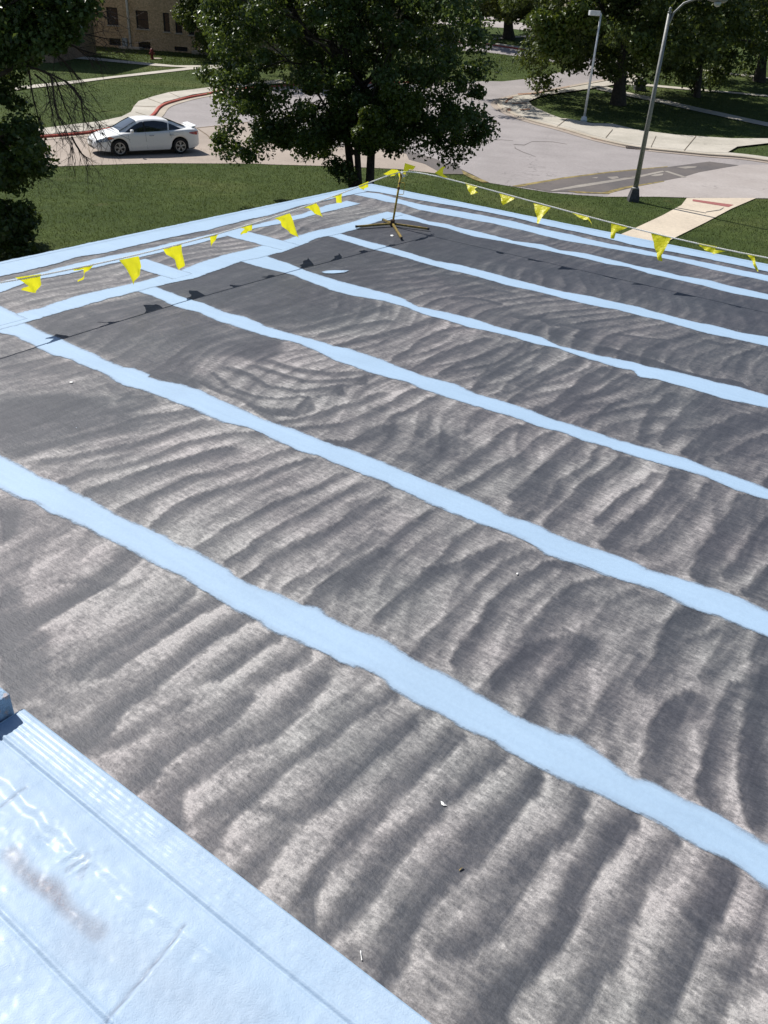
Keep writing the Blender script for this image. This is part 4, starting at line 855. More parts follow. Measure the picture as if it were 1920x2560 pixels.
_, Q, Nn = kerb('kerb', isl, 'F', M['kerb'], wd=.3, ht=.115, side=1)
band('gutter', Q, Nn, -.5, 0, M['drive'], .030); band('sidewalk', Q, Nn, .1, 1.3, M['walk'], .097)
sheet('sidewalk', [(1590,196),(1500,211),(1456,218),(1374,234),(1305,243),(1263,251),(1252,260),(1258,270),(1292,286),(1335,301),(1420,322),(1480,342),(1560,361),(1634,372),(1708,379),(1764,386),(1817,386),(1842,371),(1920,362),(2050,350),(2050,335),(1920,350),(1830,350),(1764,346),(1690,341),(1634,334),(1590,328),(1530,313),(1478,312),(1417,300),(1404,300),(1374,289),(1330,268),(1321,256),(1352,243),(1395,236),(1478,224),(1520,217),(1600,203)], M['walk'], .105)
sheet('sidewalk', [(1500,218),(1512,217),(1569,232),(1634,245),(1721,265),(1808,284),(1920,308),(2000,326),(2000,336),(1920,318),(1800,292),(1700,270),(1630,254),(1560,240),(1490,224)], M['walk'], .05)
sheet('sidewalk', [(1560,206),(1569,205),(1634,213),(1721,221),(1820,230),(1920,239),(2000,246),(2000,251),(1920,243),(1820,234),(1721,226),(1634,218),(1560,212)], M['walk'], .05)
sheet('sidewalk', [(1700,166),(1764,176),(1850,186),(1920,195),(2000,204),(2000,208),(1920,199),(1850,190),(1764,180),(1700,170)], M['walk'], .05)
# lawn walks on the left
sheet('sidewalk', [(-60,236),(0,224),(80,214),(162,206),(290,191),(400,178),(477,169),(440,168),(386,163),(290,154),(212,147),(162,142),(139,138),(139,143),(162,146),(212,151),(290,158),(386,167),(476,171),(470,172),(386,182),(290,195),(162,214),(80,222),(0,232)][0:8]+[(560,163),(700,158),(700,165),(560,172),(477,175),(400,184),(290,196),(162,213),(80,222),(0,233),(-60,244)], M['walk'], .05)
sheet('sidewalk', [(130,137),(150,137),(212,143),(290,151),(386,160),(440,165),(560,163),(560,167),(470,170),(386,166),(290,157),(212,150),(150,145),(130,146)], M['walk'], .056)
# cream walkway between the lawns, its red tactile strip and joint
wl_ = [(1190,500),(1160,540),(1050,600),(900,670),(820,705),(700,760),(600,810),(760,900),(930,830),(1110,735),(1200,690),(1300,640),(1450,560),(1590,500)]
sheet('walkway', wl_, M['walk2'], .035, 'h4')
sheet('tactile_strip', [(1225,508),(1460,540),(1430,553),(1222,519)], simple('tactile_red', (.30, .10, .09), .8, var=.3, scale=20), .041, 'h4', nog=False)
dk = simple('joint_dark', (.10, .09, .085), .9)
sheet('walk_joint', [(1128,555),(1300,586),(1300,589),(1126,558)], dk, .042, 'h4', nog=False)
sheet('walk_joint', [(1300,580),(1380,568),(1400,556),(1403,558),(1384,571),(1300,584)], dk, .042, 'h4', nog=False)
# drain grates
def grate(name, c, w_, d_, label):
    g0 = G(*c); e = empty(name, (g0[0], g0[1], g0[2]), -.12, label, 'drain')
    mb = MB(); mb.box((0, 0, .02), (w_, d_, .012)); mb.build('frame', M['iron'], e, world=False)
    mb = MB(); n = 9
    for i in range(n): mb.box((-w_+.1+(2*w_-.2)*i/(n-1), 0, .037), (.02, d_*.85, .006))
    mb.build('grate', M['iron2'], e, world=False)
M['iron'] = simple('cast_iron_dark', (.03, .025, .022), .8, .3); M['iron2'] = simple('cast_iron_bars', (.09, .06, .05), .7, .4)
grate('storm_drain', (1592, 372), .62, .38, 'dark iron storm drain grate in the gutter behind the grey lamp post')
grate('inspection_cover', (1769, 384.5), .32, .2, 'small dark cover set in the sidewalk right of the storm drain')
g0 = G(393, 147.5); mb = MB(); mb.lathe((g0[0], g0[1], g0[2]), [(.5, 0), (.5, .05), (.44, .08), (.1, .09)], n=20)
tag(mb.build('valve_cover', M['kerb'], smooth=False), 'pale round cover in the lawn right beside the red fire hydrant', 'cover')

# ------------------------------------------------------------------ buildings on the left
p1 = G(139, 108)[:2]; p2 = G(475, 133)[:2]
d_ = (p2-p1)/np.linalg.norm(p2-p1); ang = math.atan2(d_[1], d_[0]); n_ = np.array([d_[1], -d_[0]])
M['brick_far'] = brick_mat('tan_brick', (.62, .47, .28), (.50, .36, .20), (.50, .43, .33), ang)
M['stone'] = simple('pale_stone', (.45, .41, .34), .85); M['void'] = simple('window_dark', (.012, .013, .018), .15, spec=.6, var=.3)
M['screen'] = simple('window_screen_frame', (.03, .032, .04), .6)
bl = empty('brick_building', (p2[0], p2[1], 0), 0, 'long tan brick building with dark windows and white downpipe beyond the lawn', 'building')
def WP(s, o_, z): q = p1+d_*s+n_*o_; return (q[0], q[1], z)
def wallhit(x, y):
    r = ray(x, y); t = ((p1-0)@n_)/(r[:2]@n_); q = r[:2]*t; return (q-p1)@d_, CAMZ+r[2]*t
L0, L1, HT = -30.0, 36.0, 12.5
rects = [('h1', a) for a in ((685,45,770,166), (876,66,966,190), (1053,82,1103,207), (1131,92,1182,216), (1217,120,1260,228), (705,246,785,297), (895,268,978,320), (1130,300,1216,336), (1500,80,1590,200))]
wins = []
for cr, (x0, y0, x1, y1) in rects:
    a = wallhit(*crops(cr, [(x0, y0)])[0]); b = wallhit(*crops(cr, [(x1, y1)])[0])
    wins.append((a[0], b[0], max(b[1], .12), a[1]))
extra = [(s0, s1, z0+4.0, z1+4.0) for (s0, s1, z0, z1) in wins[:5]]
left = [(s-w_/2, s+w_/2, z0, z1) for s in (-4.5, -10, -16, -23) for (w_, z0, z1) in ((1.9, wins[0][2], wins[0][3]), (1.9, wins[0][2]+4, wins[0][3]+4))]
allw = wins+extra+left
# wall with real openings: grid of cells, skipping window cells
xs_ = sorted({L0, L1, *[round(a, 3) for w_ in allw for a in w_[:2]]}); zs_ = sorted({-.6, HT, *[round(a, 3) for w_ in allw for a in w_[2:]]})
mb = MB()
for i in range(len(xs_)-1):
    for j in range(len(zs_)-1):
        cx_, cz = (xs_[i]+xs_[i+1])/2, (zs_[j]+zs_[j+1])/2
        if any(a[0] < cx_ < a[1] and a[2] < cz < a[3] for a in allw): continue
        mb.add([WP(xs_[i], 0, zs_[j]), WP(xs_[i+1], 0, zs_[j]), WP(xs_[i+1], 0, zs_[j+1]), WP(xs_[i], 0, zs_[j+1])], [(0, 1, 2, 3)])
mb.add([WP(L0, 0, -.6), WP(L0, -18, -.6), WP(L0, -18, HT), WP(L0, 0, HT)], [(0, 3, 2, 1)]); mb.add([WP(L1, 0, -.6), WP(L1, -18, -.6), WP(L1, -18, HT), WP(L1, 0, HT)], [(0, 1, 2, 3)])
mb.add([WP(L0, -18, -.6), WP(L1, -18, -.6), WP(L1, -18, HT), WP(L0, -18, HT)], [(0, 3, 2, 1)])
for a in allw:                                       # reveals
    for (q0, q1) in (((a[0], a[2]), (a[1], a[2])), ((a[1], a[2]), (a[1], a[3])), ((a[1], a[3]), (a[0], a[3])), ((a[0], a[3]), (a[0], a[2]))):
        mb.add([WP(q0[0], 0, q0[1]), WP(q1[0], 0, q1[1]), WP(q1[0], -.2, q1[1]), WP(q0[0], -.2, q0[1])], [(0, 1, 2, 3)])
mb.build('wall', M['brick_far'], bl)
mb = MB(); mb.box(np.array(WP((L0+L1)/2, -9, HT+.2)), ((L1-L0)/2+.3, 9.3, .2), [[*d_, 0], [*n_, 0], [0, 0, 1]]); mb.build('roof', M['stone'], bl)
for a in allw:
    ax = [[*d_, 0], [*n_, 0], [0, 0, 1]]; cx_ = (a[0]+a[1])/2; cz = (a[2]+a[3])/2; hw = (a[1]-a[0])/2; hh = (a[3]-a[2])/2
    f = MB()
    for (ox_, oz, w2, h2) in ((-hw+.05, 0, .05, hh), (hw-.05, 0, .05, hh), (0, hh-.05, hw-.1, .05), (0, -hh+.05, hw-.1, .05), (0, 0, hw-.1, .025)):
        f.box(np.array(WP(cx_+ox_, -.14, cz+oz)), (w2, .03, h2), ax)
    fo = f.build('window', M['screen'], bl)
    g = MB(); g.add([WP(a[0], -.17, a[2]), WP(a[1], -.17, a[2]), WP(a[1], -.17, a[3]), WP(a[0], -.17, a[3])], [(0, 1, 2, 3)]); g.build('pane', M['void'], fo)
    if hh > .6:
        s = MB(); s.box(np.array(WP(cx_, .03, a[2]-.06)), (hw+.08, .06, .055), ax); s.build('sill', M['stone'], fo)
        if hw > .8: s = MB(); s.add([WP(cx_-.12, .04, a[3]+.02), WP(cx_+.12, .04, a[3]+.02), WP(cx_+.2, .04, a[3]+.55), WP(cx_-.2, .04, a[3]+.55), WP(cx_-.12, .0, a[3]+.02), WP(cx_+.12, .0, a[3]+.02), WP(cx_+.2, .0, a[3]+.55), WP(cx_-.2, .0, a[3]+.55)], [(0, 1, 2, 3), (0, 4, 5, 1), (1, 5, 6, 2), (2, 6, 7, 3), (3, 7, 4, 0)]); s.build('keystone', M['stone'], fo)
sa, _z = wallhit(*crops('h1', [(850, 305)])[0])
mb = MB(); mb.tube([WP(sa, .1, .1), WP(sa, .1, HT)], .12, 8)
for z_ in (1.2, 3.6, 6, 8.4, 10.8): mb.box(np.array(WP(sa, .05, z_)), (.12, .06, .03), [[*d_, 0], [*n_, 0], [0, 0, 1]])
mb.build('downpipe', simple('downpipe_white', (.85, .85, .84), .5), bl, True)
sa, za = wallhit(*crops('h1', [(812, 272)])[0])
mb = MB(); mb.cbox(np.array(WP(sa, .12, za)), (.28, .11, .38), [[*d_, 0], [*n_, 0], [0, 0, 1]], .02); mb.build('meter_box', simple('meter_box_grey', (.30, .36, .38), .5), bl)
for (x, y, w_, d2, h2) in ((17.5, .5, 1.4, .5, .22), (9, .45, 1.2, .45, .16)):
    mb = MB(); mb.cbox(np.array(WP(x, d2, h2/2)), (w_, d2, h2), [[*d_, 0], [*n_, 0], [0, 0, 1]], .04); mb.build('window_well', M['stone'], bl)
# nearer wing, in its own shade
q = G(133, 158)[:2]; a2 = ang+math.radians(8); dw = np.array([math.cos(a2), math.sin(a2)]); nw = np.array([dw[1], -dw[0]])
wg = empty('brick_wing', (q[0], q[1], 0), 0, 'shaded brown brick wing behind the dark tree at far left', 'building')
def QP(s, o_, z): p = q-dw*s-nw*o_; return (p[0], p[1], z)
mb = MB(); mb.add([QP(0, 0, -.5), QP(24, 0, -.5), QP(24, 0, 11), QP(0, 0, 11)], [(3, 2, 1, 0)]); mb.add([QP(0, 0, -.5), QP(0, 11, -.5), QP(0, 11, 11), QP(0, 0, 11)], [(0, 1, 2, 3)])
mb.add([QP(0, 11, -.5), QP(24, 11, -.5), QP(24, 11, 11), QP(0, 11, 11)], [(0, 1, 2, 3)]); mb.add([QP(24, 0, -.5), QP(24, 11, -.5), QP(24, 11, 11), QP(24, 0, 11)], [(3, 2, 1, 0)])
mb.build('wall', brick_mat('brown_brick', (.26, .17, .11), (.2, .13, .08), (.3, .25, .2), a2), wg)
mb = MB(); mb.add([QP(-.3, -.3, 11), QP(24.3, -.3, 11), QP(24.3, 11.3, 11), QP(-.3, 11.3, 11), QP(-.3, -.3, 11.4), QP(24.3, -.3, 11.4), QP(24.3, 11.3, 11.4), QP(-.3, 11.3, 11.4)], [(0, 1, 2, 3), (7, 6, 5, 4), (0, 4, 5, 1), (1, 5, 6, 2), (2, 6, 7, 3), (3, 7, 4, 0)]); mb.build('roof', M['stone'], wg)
for s_ in (2.5, 7, 12, 17):
    for z_ in (3.0, 7.0):
        f = MB(); f.box(np.array(QP(s_, -.01, z_)), (.75, .04, 1.1), [[*dw, 0], [*nw, 0], [0, 0, 1]]); fo = f.build('window', M['screen'], wg)
        g = MB(); g.box(np.array(QP(s_, -.045, z_)), (.66, .01, 1.0), [[*dw, 0], [*nw, 0], [0, 0, 1]]); g.build('pane', M['void'], fo)

# ------------------------------------------------------------------ trees
def leaf_cloud(cent, rad, n, size, rr, droop=.25):
    """n leaves spread through clumps: folded lozenges, 4 verts / 2 tris each"""
    k = rr.integers(0, len(cent), n)
    d = rr.normal(size=(n, 3)); d /= np.linalg.norm(d, axis=1)[:, None]
    r = rr.random(n)**.45
    P = cent[k]+d*(r*rad[k])[:, None]*np.array([1, 1, .72])
    nrm = d*0.5+rr.normal(size=(n, 3))*.55+np.array([0, 0, .35]); nrm /= np.linalg.norm(nrm, axis=1)[:, None]
    t = rr.normal(size=(n, 3))+np.array([0, 0, -droop]); t -= nrm*np.sum(t*nrm, 1)[:, None]; t /= np.linalg.norm(t, axis=1)[:, None]
    b = np.cross(nrm, t); s = size*(.6+.8*rr.random(n))[:, None]
    fold = nrm*s*.14
    V = np.stack([P-t*s*.5, P+b*s*.32+fold, P+t*s*.5, P-b*s*.32+fold], 1).reshape(-1, 3)
    i = np.arange(n)*4
    F = np.stack([np.stack([i, i+1, i+2], 1), np.stack([i, i+2, i+3], 1)], 1).reshape(-1, 3)
    return V, F
def tree(label, base, crown_c, crown_r, nclump, nleaf, leaf, size, seed, trunk_r, stems=1, outline=None, crad=.75, group=None, name='broadleaf_tree', bark='bark', extra=None, lean=0, lightclumps=None, limbs=26):
    rr = np.random.default_rng(seed); base = np.array(base, float)
    cc = np.array(crown_c, float); cr = np.array(crown_r, float)
    pts = []; tries = 0
    while len(pts) < nclump and tries < 60:
        tries += 1
        d = rr.normal(size=(600, 3)); d /= np.linalg.norm(d, axis=1)[:, None]
        r = rr.random(600)**.40
        P = cc+d*r[:, None]*cr*(1+.16*np.sin(5*d[:, :1]+seed)+.12*np.sin(9*d[:, 1:2]+2*seed)+.10*np.sin(13*d[:, 2:3]))
        P = P[P[:, 2] > base[2]+.7]
        if outline is not None:
            px, py = proj(P); inn = inside(px, py, outline) | (py < -30)
            P = P[inn]
        pts += list(P)
    pts = np.array(pts[:nclump])
    if extra is not None: pts = np.vstack([pts, extra])
    rad = crad*(.55+.9*rr.random(len(pts)))
    e = empty(name, tuple(base), 0, label, 'tree', group)
    V, F = leaf_cloud(pts, rad, nleaf, size, rr)
    big_mesh('crown', V, 3, F, M[leaf], e)
    if lightclumps is not None:
        V, F = leaf_cloud(np.array(lightclumps), np.full(len(lightclumps), crad*.8), int(nleaf*.08), size, rr)
        big_mesh('sunlit_sprays', V, 3, F, M['leaf_yellow'], e)  # their sunlit look is put into the yellower leaf colour
    mb = MB()
    tops = []
    for s in range(stems):
        an = 2*math.pi*s/max(1, stems)+.4; o_ = np.array([math.cos(an), math.sin(an)*.6, 0])*trunk_r*1.0*(stems > 1)
        tr = trunk_r*(.62 if stems > 1 else 1)*(1-.12*s)
        top = cc+np.array([o_[0]*3.5, o_[1]*3.5, cr[2]*.25]); b0 = base+o_
        pl = []; rl = []
        for i in range(9):
            f = i/8; p = b0*(1-f)+top*f+np.array([math.sin(f*5+s+seed), math.cos(f*4+seed), 0])*.10*cr[2]*.3*f
            pl.append(p); rl.append(tr*(1.35 if i == 0 else 1.0-.8*f))
        pl[0][2] -= .2; mb.tube(pl, rl, 10, False); tops.append((pl, rl))
    sel = rr.choice(len(pts), min(limbs, len(pts)), replace=False)
    for j in sel:
        pl, rl = tops[rr.integers(len(tops))]; i = rr.integers(2, 8)
        a, c = pl[i], pts[j]; m_ = (a+c)/2+np.array([0, 0, .12*np.linalg.norm(c-a)]); r0 = rl[i]*.5
        mb.tube([a, a*.6+m_*.4, m_, m_*.4+c*.6-np.array([0, 0, .02]), c], [r0, r0*.8, r0*.6, r0*.4, r0*.15], 6, False)
    mb.build('trunk', M[bark], e, True)
    return e
def crown_at(px, py, Y, rx, ry, rz):
    return atdist(px, py, Y), (rx, ry, rz)
# 1 the dark tree right behind the roof corner
o1 = [(530,-60),(515,60),(545,110),(512,180),(525,240),(570,285),(515,318),(530,380),(590,398),(650,385),(700,368),(740,352),(800,372),(845,420),(872,455),(900,440),(925,420),(940,400),(985,372),(1030,352),(1062,348),(1095,372),(1128,404),(1150,385),(1196,362),(1226,322),(1200,290),(1185,240),(1218,205),(1208,150),(1222,110),(1190,50),(1215,-60)]
Y1 = 32.6; b1 = atdist(905, 500, Y1); b1[2] = 0.0
c, r = crown_at(868, 60, Y1-.3, 6.0, 4.0, 4.9)
low_ = [atdist(x, y, Y1-.8+dy) for x, y, dy in ((548,345,0),(560,365,.5),(590,380,0),(640,372,.4),(850,420,-.3),(862,436,0),(1130,388,0),(1150,365,.3),(1185,345,0),(1205,325,0),(1100,355,.4),(540,205,.3),(700,350,.3),(1195,230,0))] + [atdist(np.random.default_rng(i).uniform(640, 1080), np.random.default_rng(i+99).uniform(270, 372)-(18 if i % 4 else -8), Y1-1.5+(i % 7)*.5) for i in range(70)]
yc = [atdist(x, y, Y1-dy) for x, y, dy in ((980,235,4.2),(1000,262,4.2),(1020,280,4.3),(930,290,4.1),(925,320,4.0),(950,345,3.9),(1030,255,4.2),(910,335,3.9))]
tree('large dark leafy tree standing right behind the far roof corner', b1, c, r, 400, 120000, 'leaf_dark', .135, 11, .30, 3, o1, .52, extra=low_, lightclumps=yc, limbs=60)
# 2 the near dark tree at the left edge, bare twigs hanging from it
b2 = onz(-330, 560, 0); b2 = np.array([-14.2, 23.6, 0.0])
o2 = [(-700,-300),(235,-300),(232,60),(215,95),(150,120),(95,150),(-10,165),(-30,210),(-20,300),(0,325),(60,340),(112,372),(108,425),(75,410),(35,400),(30,450),(-25,475),(45,500),(85,560),(70,620),(20,655),(-40,720),(-700,760)]
c = atdist(-190, 190, 24.0)
rx_ = np.random.default_rng(77); ex2 = []
for (x0, x1, y0, y1, n_) in ((0, 225, -80, 60, 90), (0, 150, 60, 120, 40), (0, 50, 120, 160, 6), (0, 45, 190, 300, 5), (0, 45, 330, 480, 18), (60, 110, 370, 425, 9), (0, 75, 510, 640, 34), (50, 80, 290, 360, 8)):
    for _ in range(n_): ex2.append(atdist(rx_.uniform(x0, x1), rx_.uniform(y0, y1), 24+rx_.uniform(-1.5, 1.5)))
ex2 = np.array(ex2)
tw2 = tree('near dark tree at the left edge with bare dead twigs', b2, c, (4.6, 3.2, 6.2), 330, 84000, 'leaf_dark', .14, 23, .30, 1, o2, .38, limbs=40, extra=ex2)
mb = MB(); rr = np.random.default_rng(5)
def LT(x, y, dy=0): q_ = crops('lt', [(x, y)])[0]; return atdist(q_[0], q_[1], 23.2+dy)
mains = [([(200,560),(330,600),(440,640),(560,700),(640,780),(720,900),(790,980),(850,1060),(880,1140)], 0), ([(380,610),(480,690),(520,800),(560,920),(610,1020),(650,1130)], .3), ([(250,600),(270,760),(300,900),(330,1010),(380,1120)], .5),
         ([(560,700),(640,760),(700,860),(710,960),(740,1060),(800,1110)], .2), ([(440,640),(460,760),(470,880),(500,1000),(560,1100),(600,1200),(640,1300)], -.2), ([(300,640),(400,720),(430,860),(450,980),(470,1080)], .4),
         ([(420,420),(500,480),(580,560),(640,620),(700,690)], .8), ([(600,380),(700,430),(800,460),(900,480)], 1.0), ([(500,330),(620,300),(760,300),(900,330),(1010,350)], 1.3), ([(0,1200),(60,1270),(130,1340),(220,1400),(320,1450)], .1),
         ([(620,1180),(660,1260),(700,1320),(760,1370)], 0), ([(560,100),(700,140),(860,120),(960,80)], 1.6), ([(640,20),(800,90),(900,140),(1020,200)], 1.6)]
for pts, dy in mains:
    P = [LT(x, y, dy) for x, y in pts]; n = len(P)
    mb.tube(P, list(np.linspace(.028, .006, n)), 5, False)
    for i in range(n-1):
        for _ in range(4):
            f = rr.random(); a = P[i]*(1-f)+P[i+1]*f; L = .25+.75*rr.random()
            d = (P[i+1]-P[i]); d /= np.linalg.norm(d); d = d*.55+rr.normal(size=3)*.38+np.array([.12, 0, -.55]); d /= np.linalg.norm(d)
            b = a+d*L*.5+rr.normal(size=3)*.03; c_ = b+(d+rr.normal(size=3)*.35)*L*.5
            mb.tube([a, b, c_], [.008, .0055, .003], 4, False)
            for _k in range(3):
                e_ = b+(d+rr.normal(size=3)*.6)*L*.35; mb.tube([b, (b+e_)/2+rr.normal(size=3)*.02, e_], [.005, .004, .0025], 3, False)
mb.build('dead_twigs', M['twig'], tw2)
# other trees
def far_tree(label, bx, by, cpx, cpy, rx, ry, rz, ncl, nl, leaf, size, seed, tr, outline=None, crad=1.3, group=None, bark='bark', base=None, yel=None):
    b = G(bx, by) if base is None else base; c = atdist(cpx, cpy, b[1])
    return tree(label, b, c, (rx, ry, rz), ncl, nl, leaf, size, seed, tr, 1, outline, crad, group, bark=bark, lightclumps=yel, limbs=22)
o3 = [(1290,140),(1288,175),(1330,165),(1345,205),(1375,200),(1400,180),(1450,190),(1480,212),(1510,205),(1540,190),(1600,195),(1660,180),(1720,150),(1800,120),(1960,60),(1960,-400),(1250,-400),(1262,10),(1320,60),(1300,110)]
b3 = G(1545, 262)
yel = [atdist(x, y, b3[1]-9) for x, y in ((1352,50),(1370,80),(1390,100),(1400,60),(1430,45),(1375,120),(1480,60),(1410,130),(1600,110),(1620,130),(1450,20))]
far_tree('broad spreading oak with thick trunk behind the white lamp post', 1545, 262, 1560, -40, 12.5, 9.5, 10.5, 420, 75000, 'leaf_mid', .30, 31, .52, o3, 1.15, yel=yel)
o4 = [(1640,120),(1660,190),(1690,215),(1720,200),(1740,225),(1780,215),(1800,190),(1840,190),(1880,150),(1960,100),(1960,-300),(1620,-300)]
far_tree('slim dark tree with low branches right of the spreading oak', 1742, 243, 1760, 40, 7.5, 6, 7, 150, 24000, 'leaf_mid', .28, 37, .27, o4, 1.0)
far_tree('dark tree at the far right edge of the lawn', 1898, 204, 1930, -20, 9, 7, 7.5, 130, 20000, 'leaf_mid', .36, 41, .48, None, 1.3)
far_tree('thick trunked oak between the far lane and pale car park', 1272, 97, 1262, -40, 8, 7, 5.6, 150, 20000, 'leaf_olive', .36, 43, .62, [(1180,-300),(1190,30),(1262,38),(1290,50),(1330,66),(1345,60),(1400,-300)], 1.2)
far_tree('pale trunked tree seen through the crown of the corner tree', 757, 205, 720, 20, 6.5, 5, 5.5, 120, 16000, 'leaf_mid', .30, 47, .36, None, 1.2, bark='bark_light')
far_tree('leafy tree covering the right end of the brick building', 560, 150, 520, 20, 5.6, 5, 6.0, 140, 22000, 'leaf_mid', .28, 53, .35, [(440,-300),(450,10),(455,60),(500,90),(520,150),(700,160),(800,-300)], 1.1)
grp = 'trees forming the far background'
k_ = 0
sp = [(-62,150),(-40,160),(-12,170),(2,190),(14,170),(30,205),(44,180),(58,165),(70,150),(84,160),(24,240),(50,240),(80,220),(-20,215),(100,190),(36,150),(62,128),(50,118),(5,235),(-45,220),(75,115),(118,150)]
lab = {0: 'distant tree seen above the roof corner tree, part of the far tree line', 1: 'distant tree in the far line behind the spreading oak'}
for (x, y) in sp:
    k_ += 1; z = float(terrain(x, y)); rr_ = random.Random(k_); H = 11+5*rr_.random()
    tree('distant dark green tree in the line closing off the background', (x, y, z), (x, y, z+H*.58), (7.5+2.5*rr_.random(), 6, H*.46), 60, 7000, 'leaf_mid' if k_ % 3 else 'leaf_olive', .62, 100+k_, .4, crad=1.9, group=grp, limbs=6)

# ------------------------------------------------------------------ grass tufts on the lawns
def scatter(n, x0, x1, y0, y1, h, wd, seed, keep=None):
    rr = np.random.default_rng(seed)
    x = rr.uniform(x0, x1, n); y = rr.uniform(y0, y1, n)
    ok = np.ones(n, bool)
    for P in NOGRASS:
        P_ = np.array(P); bb = (x > P_[:, 0].min()) & (x < P_[:, 0].max()) & (y > P_[:, 1].min()) & (y < P_[:, 1].max())
        if bb.any():
            ii = np.where(bb)[0]; ok[ii[inside(x[ii], y[ii], P)]] = False
    d = np.stack([x-COR[0], y-COR[1]], 1); u_ = d@DU; v_ = d@DV
    ok &= ~((u_ > .2) & (v_ > .2))
    qx, qy = proj(np.stack([x, y, terrain(x, y)], 1)); ok &= (qx > -120) & (qx < 2040) & (qy > -20) & (qy < 760)
    x, y = x[ok], y[ok]; n = len(x); z = terrain(x, y)
    a = rr.uniform(0, math.pi, n); hh = h*(.5+rr.random(n)); w2 = wd*(.6+.8*rr.random(n))
    P = np.stack([x, y, z], 1); s = np.stack([np.cos(a)*w2, np.sin(a)*w2, 0*a], 1); tip = np.stack([rr.normal(size=n)*h*.45, rr.normal(size=n)*h*.45, hh], 1)
    V = np.stack([P-s, P+s, P+tip], 1).reshape(-1, 3); F = np.arange(3*n).reshape(-1, 3)
    return V, F
A = [scatter(260000, -30, 32, 19, 46, .055, .010, 1), scatter(120000, -45, 45, 44, 85, .07, .018, 2), scatter(60000, -50, 30, 85, 104, .10, .03, 3)]
V = np.vstack([a[0] for a in A]); off = 0; Fl = []
for a in A: Fl.append(a[1]+off); off += len(a[0])
o = big_mesh('grass', V, 3, np.vstack(Fl), M['blade']); o['kind'] = 'stuff'; o['label'] = 'short mown grass of the lawns around the roads'; o['category'] = 'grass'
# ------------------------------------------------------------------ lamps, posts, hydrant
galv = simple('galvanised_steel', (.27, .27, .26), .55, .15, var=.25, scale=14)
wht = simple('white_painted_steel', (.62, .64, .66), .4)
dkb = simple('dark_base', (.06, .06, .065), .7, var=.4, bumps=.3)
g0 = G(1582, 503)
e = empty('street_lamp', tuple(g0), 0, 'tall grey steel street lamp on dark square base beside the cream walkway', 'street lamp')
mb = MB(); V = []
for z, w_ in ((-.1, .21), (.12, .21), (.42, .15), (.5, .14)):
    V += [(sx*w_, sy*w_, z) for sx, sy in ((-1, -1), (1, -1), (1, 1), (-1, 1))]
mb.add(V, [(4*i+j, 4*i+(j+1) % 4, 4*i+4+(j+1) % 4, 4*i+4+j) for i in range(3) for j in range(4)]+[(12, 13, 14, 15)])
mb.build('base', dkb, e, world=False)
mb = MB(); mb.tube([(0, 0, .5), (-.01, 0, 3.5), (-.03, 0, 6.78)], [.105, .085, .065], 16); mb.lathe((0, 0, .5), [(.15, 0), (.15, .04), (.12, .06)], n=16); mb.build('pole', galv, e, True, world=False)
mb = MB(); mb.lathe((-.03, 0, 6.78), [(.07, 0), (.07, .05), (.03, .08), (.06, .13), (.03, .19), (.005, .2)], n=14); mb.build('finial', galv, e, True, world=False)
arm = [(-.03, 0, 6.1), (.0, -.02, 6.35), (.12, -.04, 6.8), (.4, -.08, 7.12), (.8, -.12, 7.28), (1.3, -.16, 7.33)]
mb = MB(); mb.tube(arm, .038, 10); mb.build('arm', galv, e, True, world=False)
mb = MB(); mb.tube([(1.2, -.15, 7.33), (1.35, -.16, 7.335), (1.6, -.19, 7.33), (1.85, -.22, 7.31), (1.95, -.23, 7.3)], [.06, .10, .14, .11, .03], 12); lh = mb.build('lamp_head', galv, e, True, world=False)
mb = MB(); mb.lathe((1.62, -.19, 7.16), [(.03, -.09), (.10, -.06), (.13, 0), (.13, .06)], n=16); mb.build('lens', simple('lamp_glass', (.5, .52, .5), .15), lh, True, world=False)
g0 = G(1459, 304)
e = empty('light_pole', tuple(g0), .15, 'slim white light pole with box lamp heads standing in front of the oak', 'street lamp')
mb = MB(); mb.lathe((0, 0, 0), [(.22, -.1), (.22, .12), (.17, .3), (.1, .34)], n=12); mb.build('base', wht, e, world=False)
mb = MB(); mb.tube([(0, 0, .3), (0, 0, 6.3)], [.085, .06], 12); mb.build('pole', wht, e, True, world=False)
mb = MB(); mb.cbox((-.45, 0, 6.32), (.34, .2, .14), None, .03); mb.box((-.08, 0, 6.32), (.1, .04, .04)); mb.build('lamp_head', wht, e, world=False)
g0 = G(1597, 225)
e = empty('utility_post', tuple(g0), 0, 'short white post in dark square planter base left of the slim dark tree', 'post')
mb = MB(); mb.cbox((0, 0, .35), (.42, .42, .42), None, .05); mb.build('base', dkb, e, world=False)
mb = MB(); mb.tube([(0, 0, .7), (0, 0, 2.6)], .07, 10); mb.build('pole', wht, e, True, world=False)
g0 = G(381, 149)
e = empty('fire_hydrant', tuple(g0), .3, 'small dark red fire hydrant standing on the lawn before the brick building', 'fire hydrant')
e.scale = (1.2, 1.2, 1.22)
rd = simple('hydrant_red', (.20, .018, .014), .45)
mb = MB(); mb.lathe((0, 0, 0), [(.17, -.05), (.17, .05), (.115, .06), (.105, .5), (.15, .52), (.15, .58), (.125, .62), (.11, .7), (.06, .76), (.03, .78), (.03, .83)], n=16); mb.build('body', rd, e, world=False)
for ax_ in ([[0, 1, 0], [0, 0, 1], [1, 0, 0]], [[0, 1, 0], [0, 0, 1], [-1, 0, 0]], [[1, 0, 0], [0, 0, 1], [0, -1, 0]]):
    mb = MB(); mb.lathe((0, 0, .42), [(.055, .08), (.055, .15), (.075, .15), (.075, .21), (.02, .22)], ax_, 12); mb.build('outlet', rd, e, world=False)

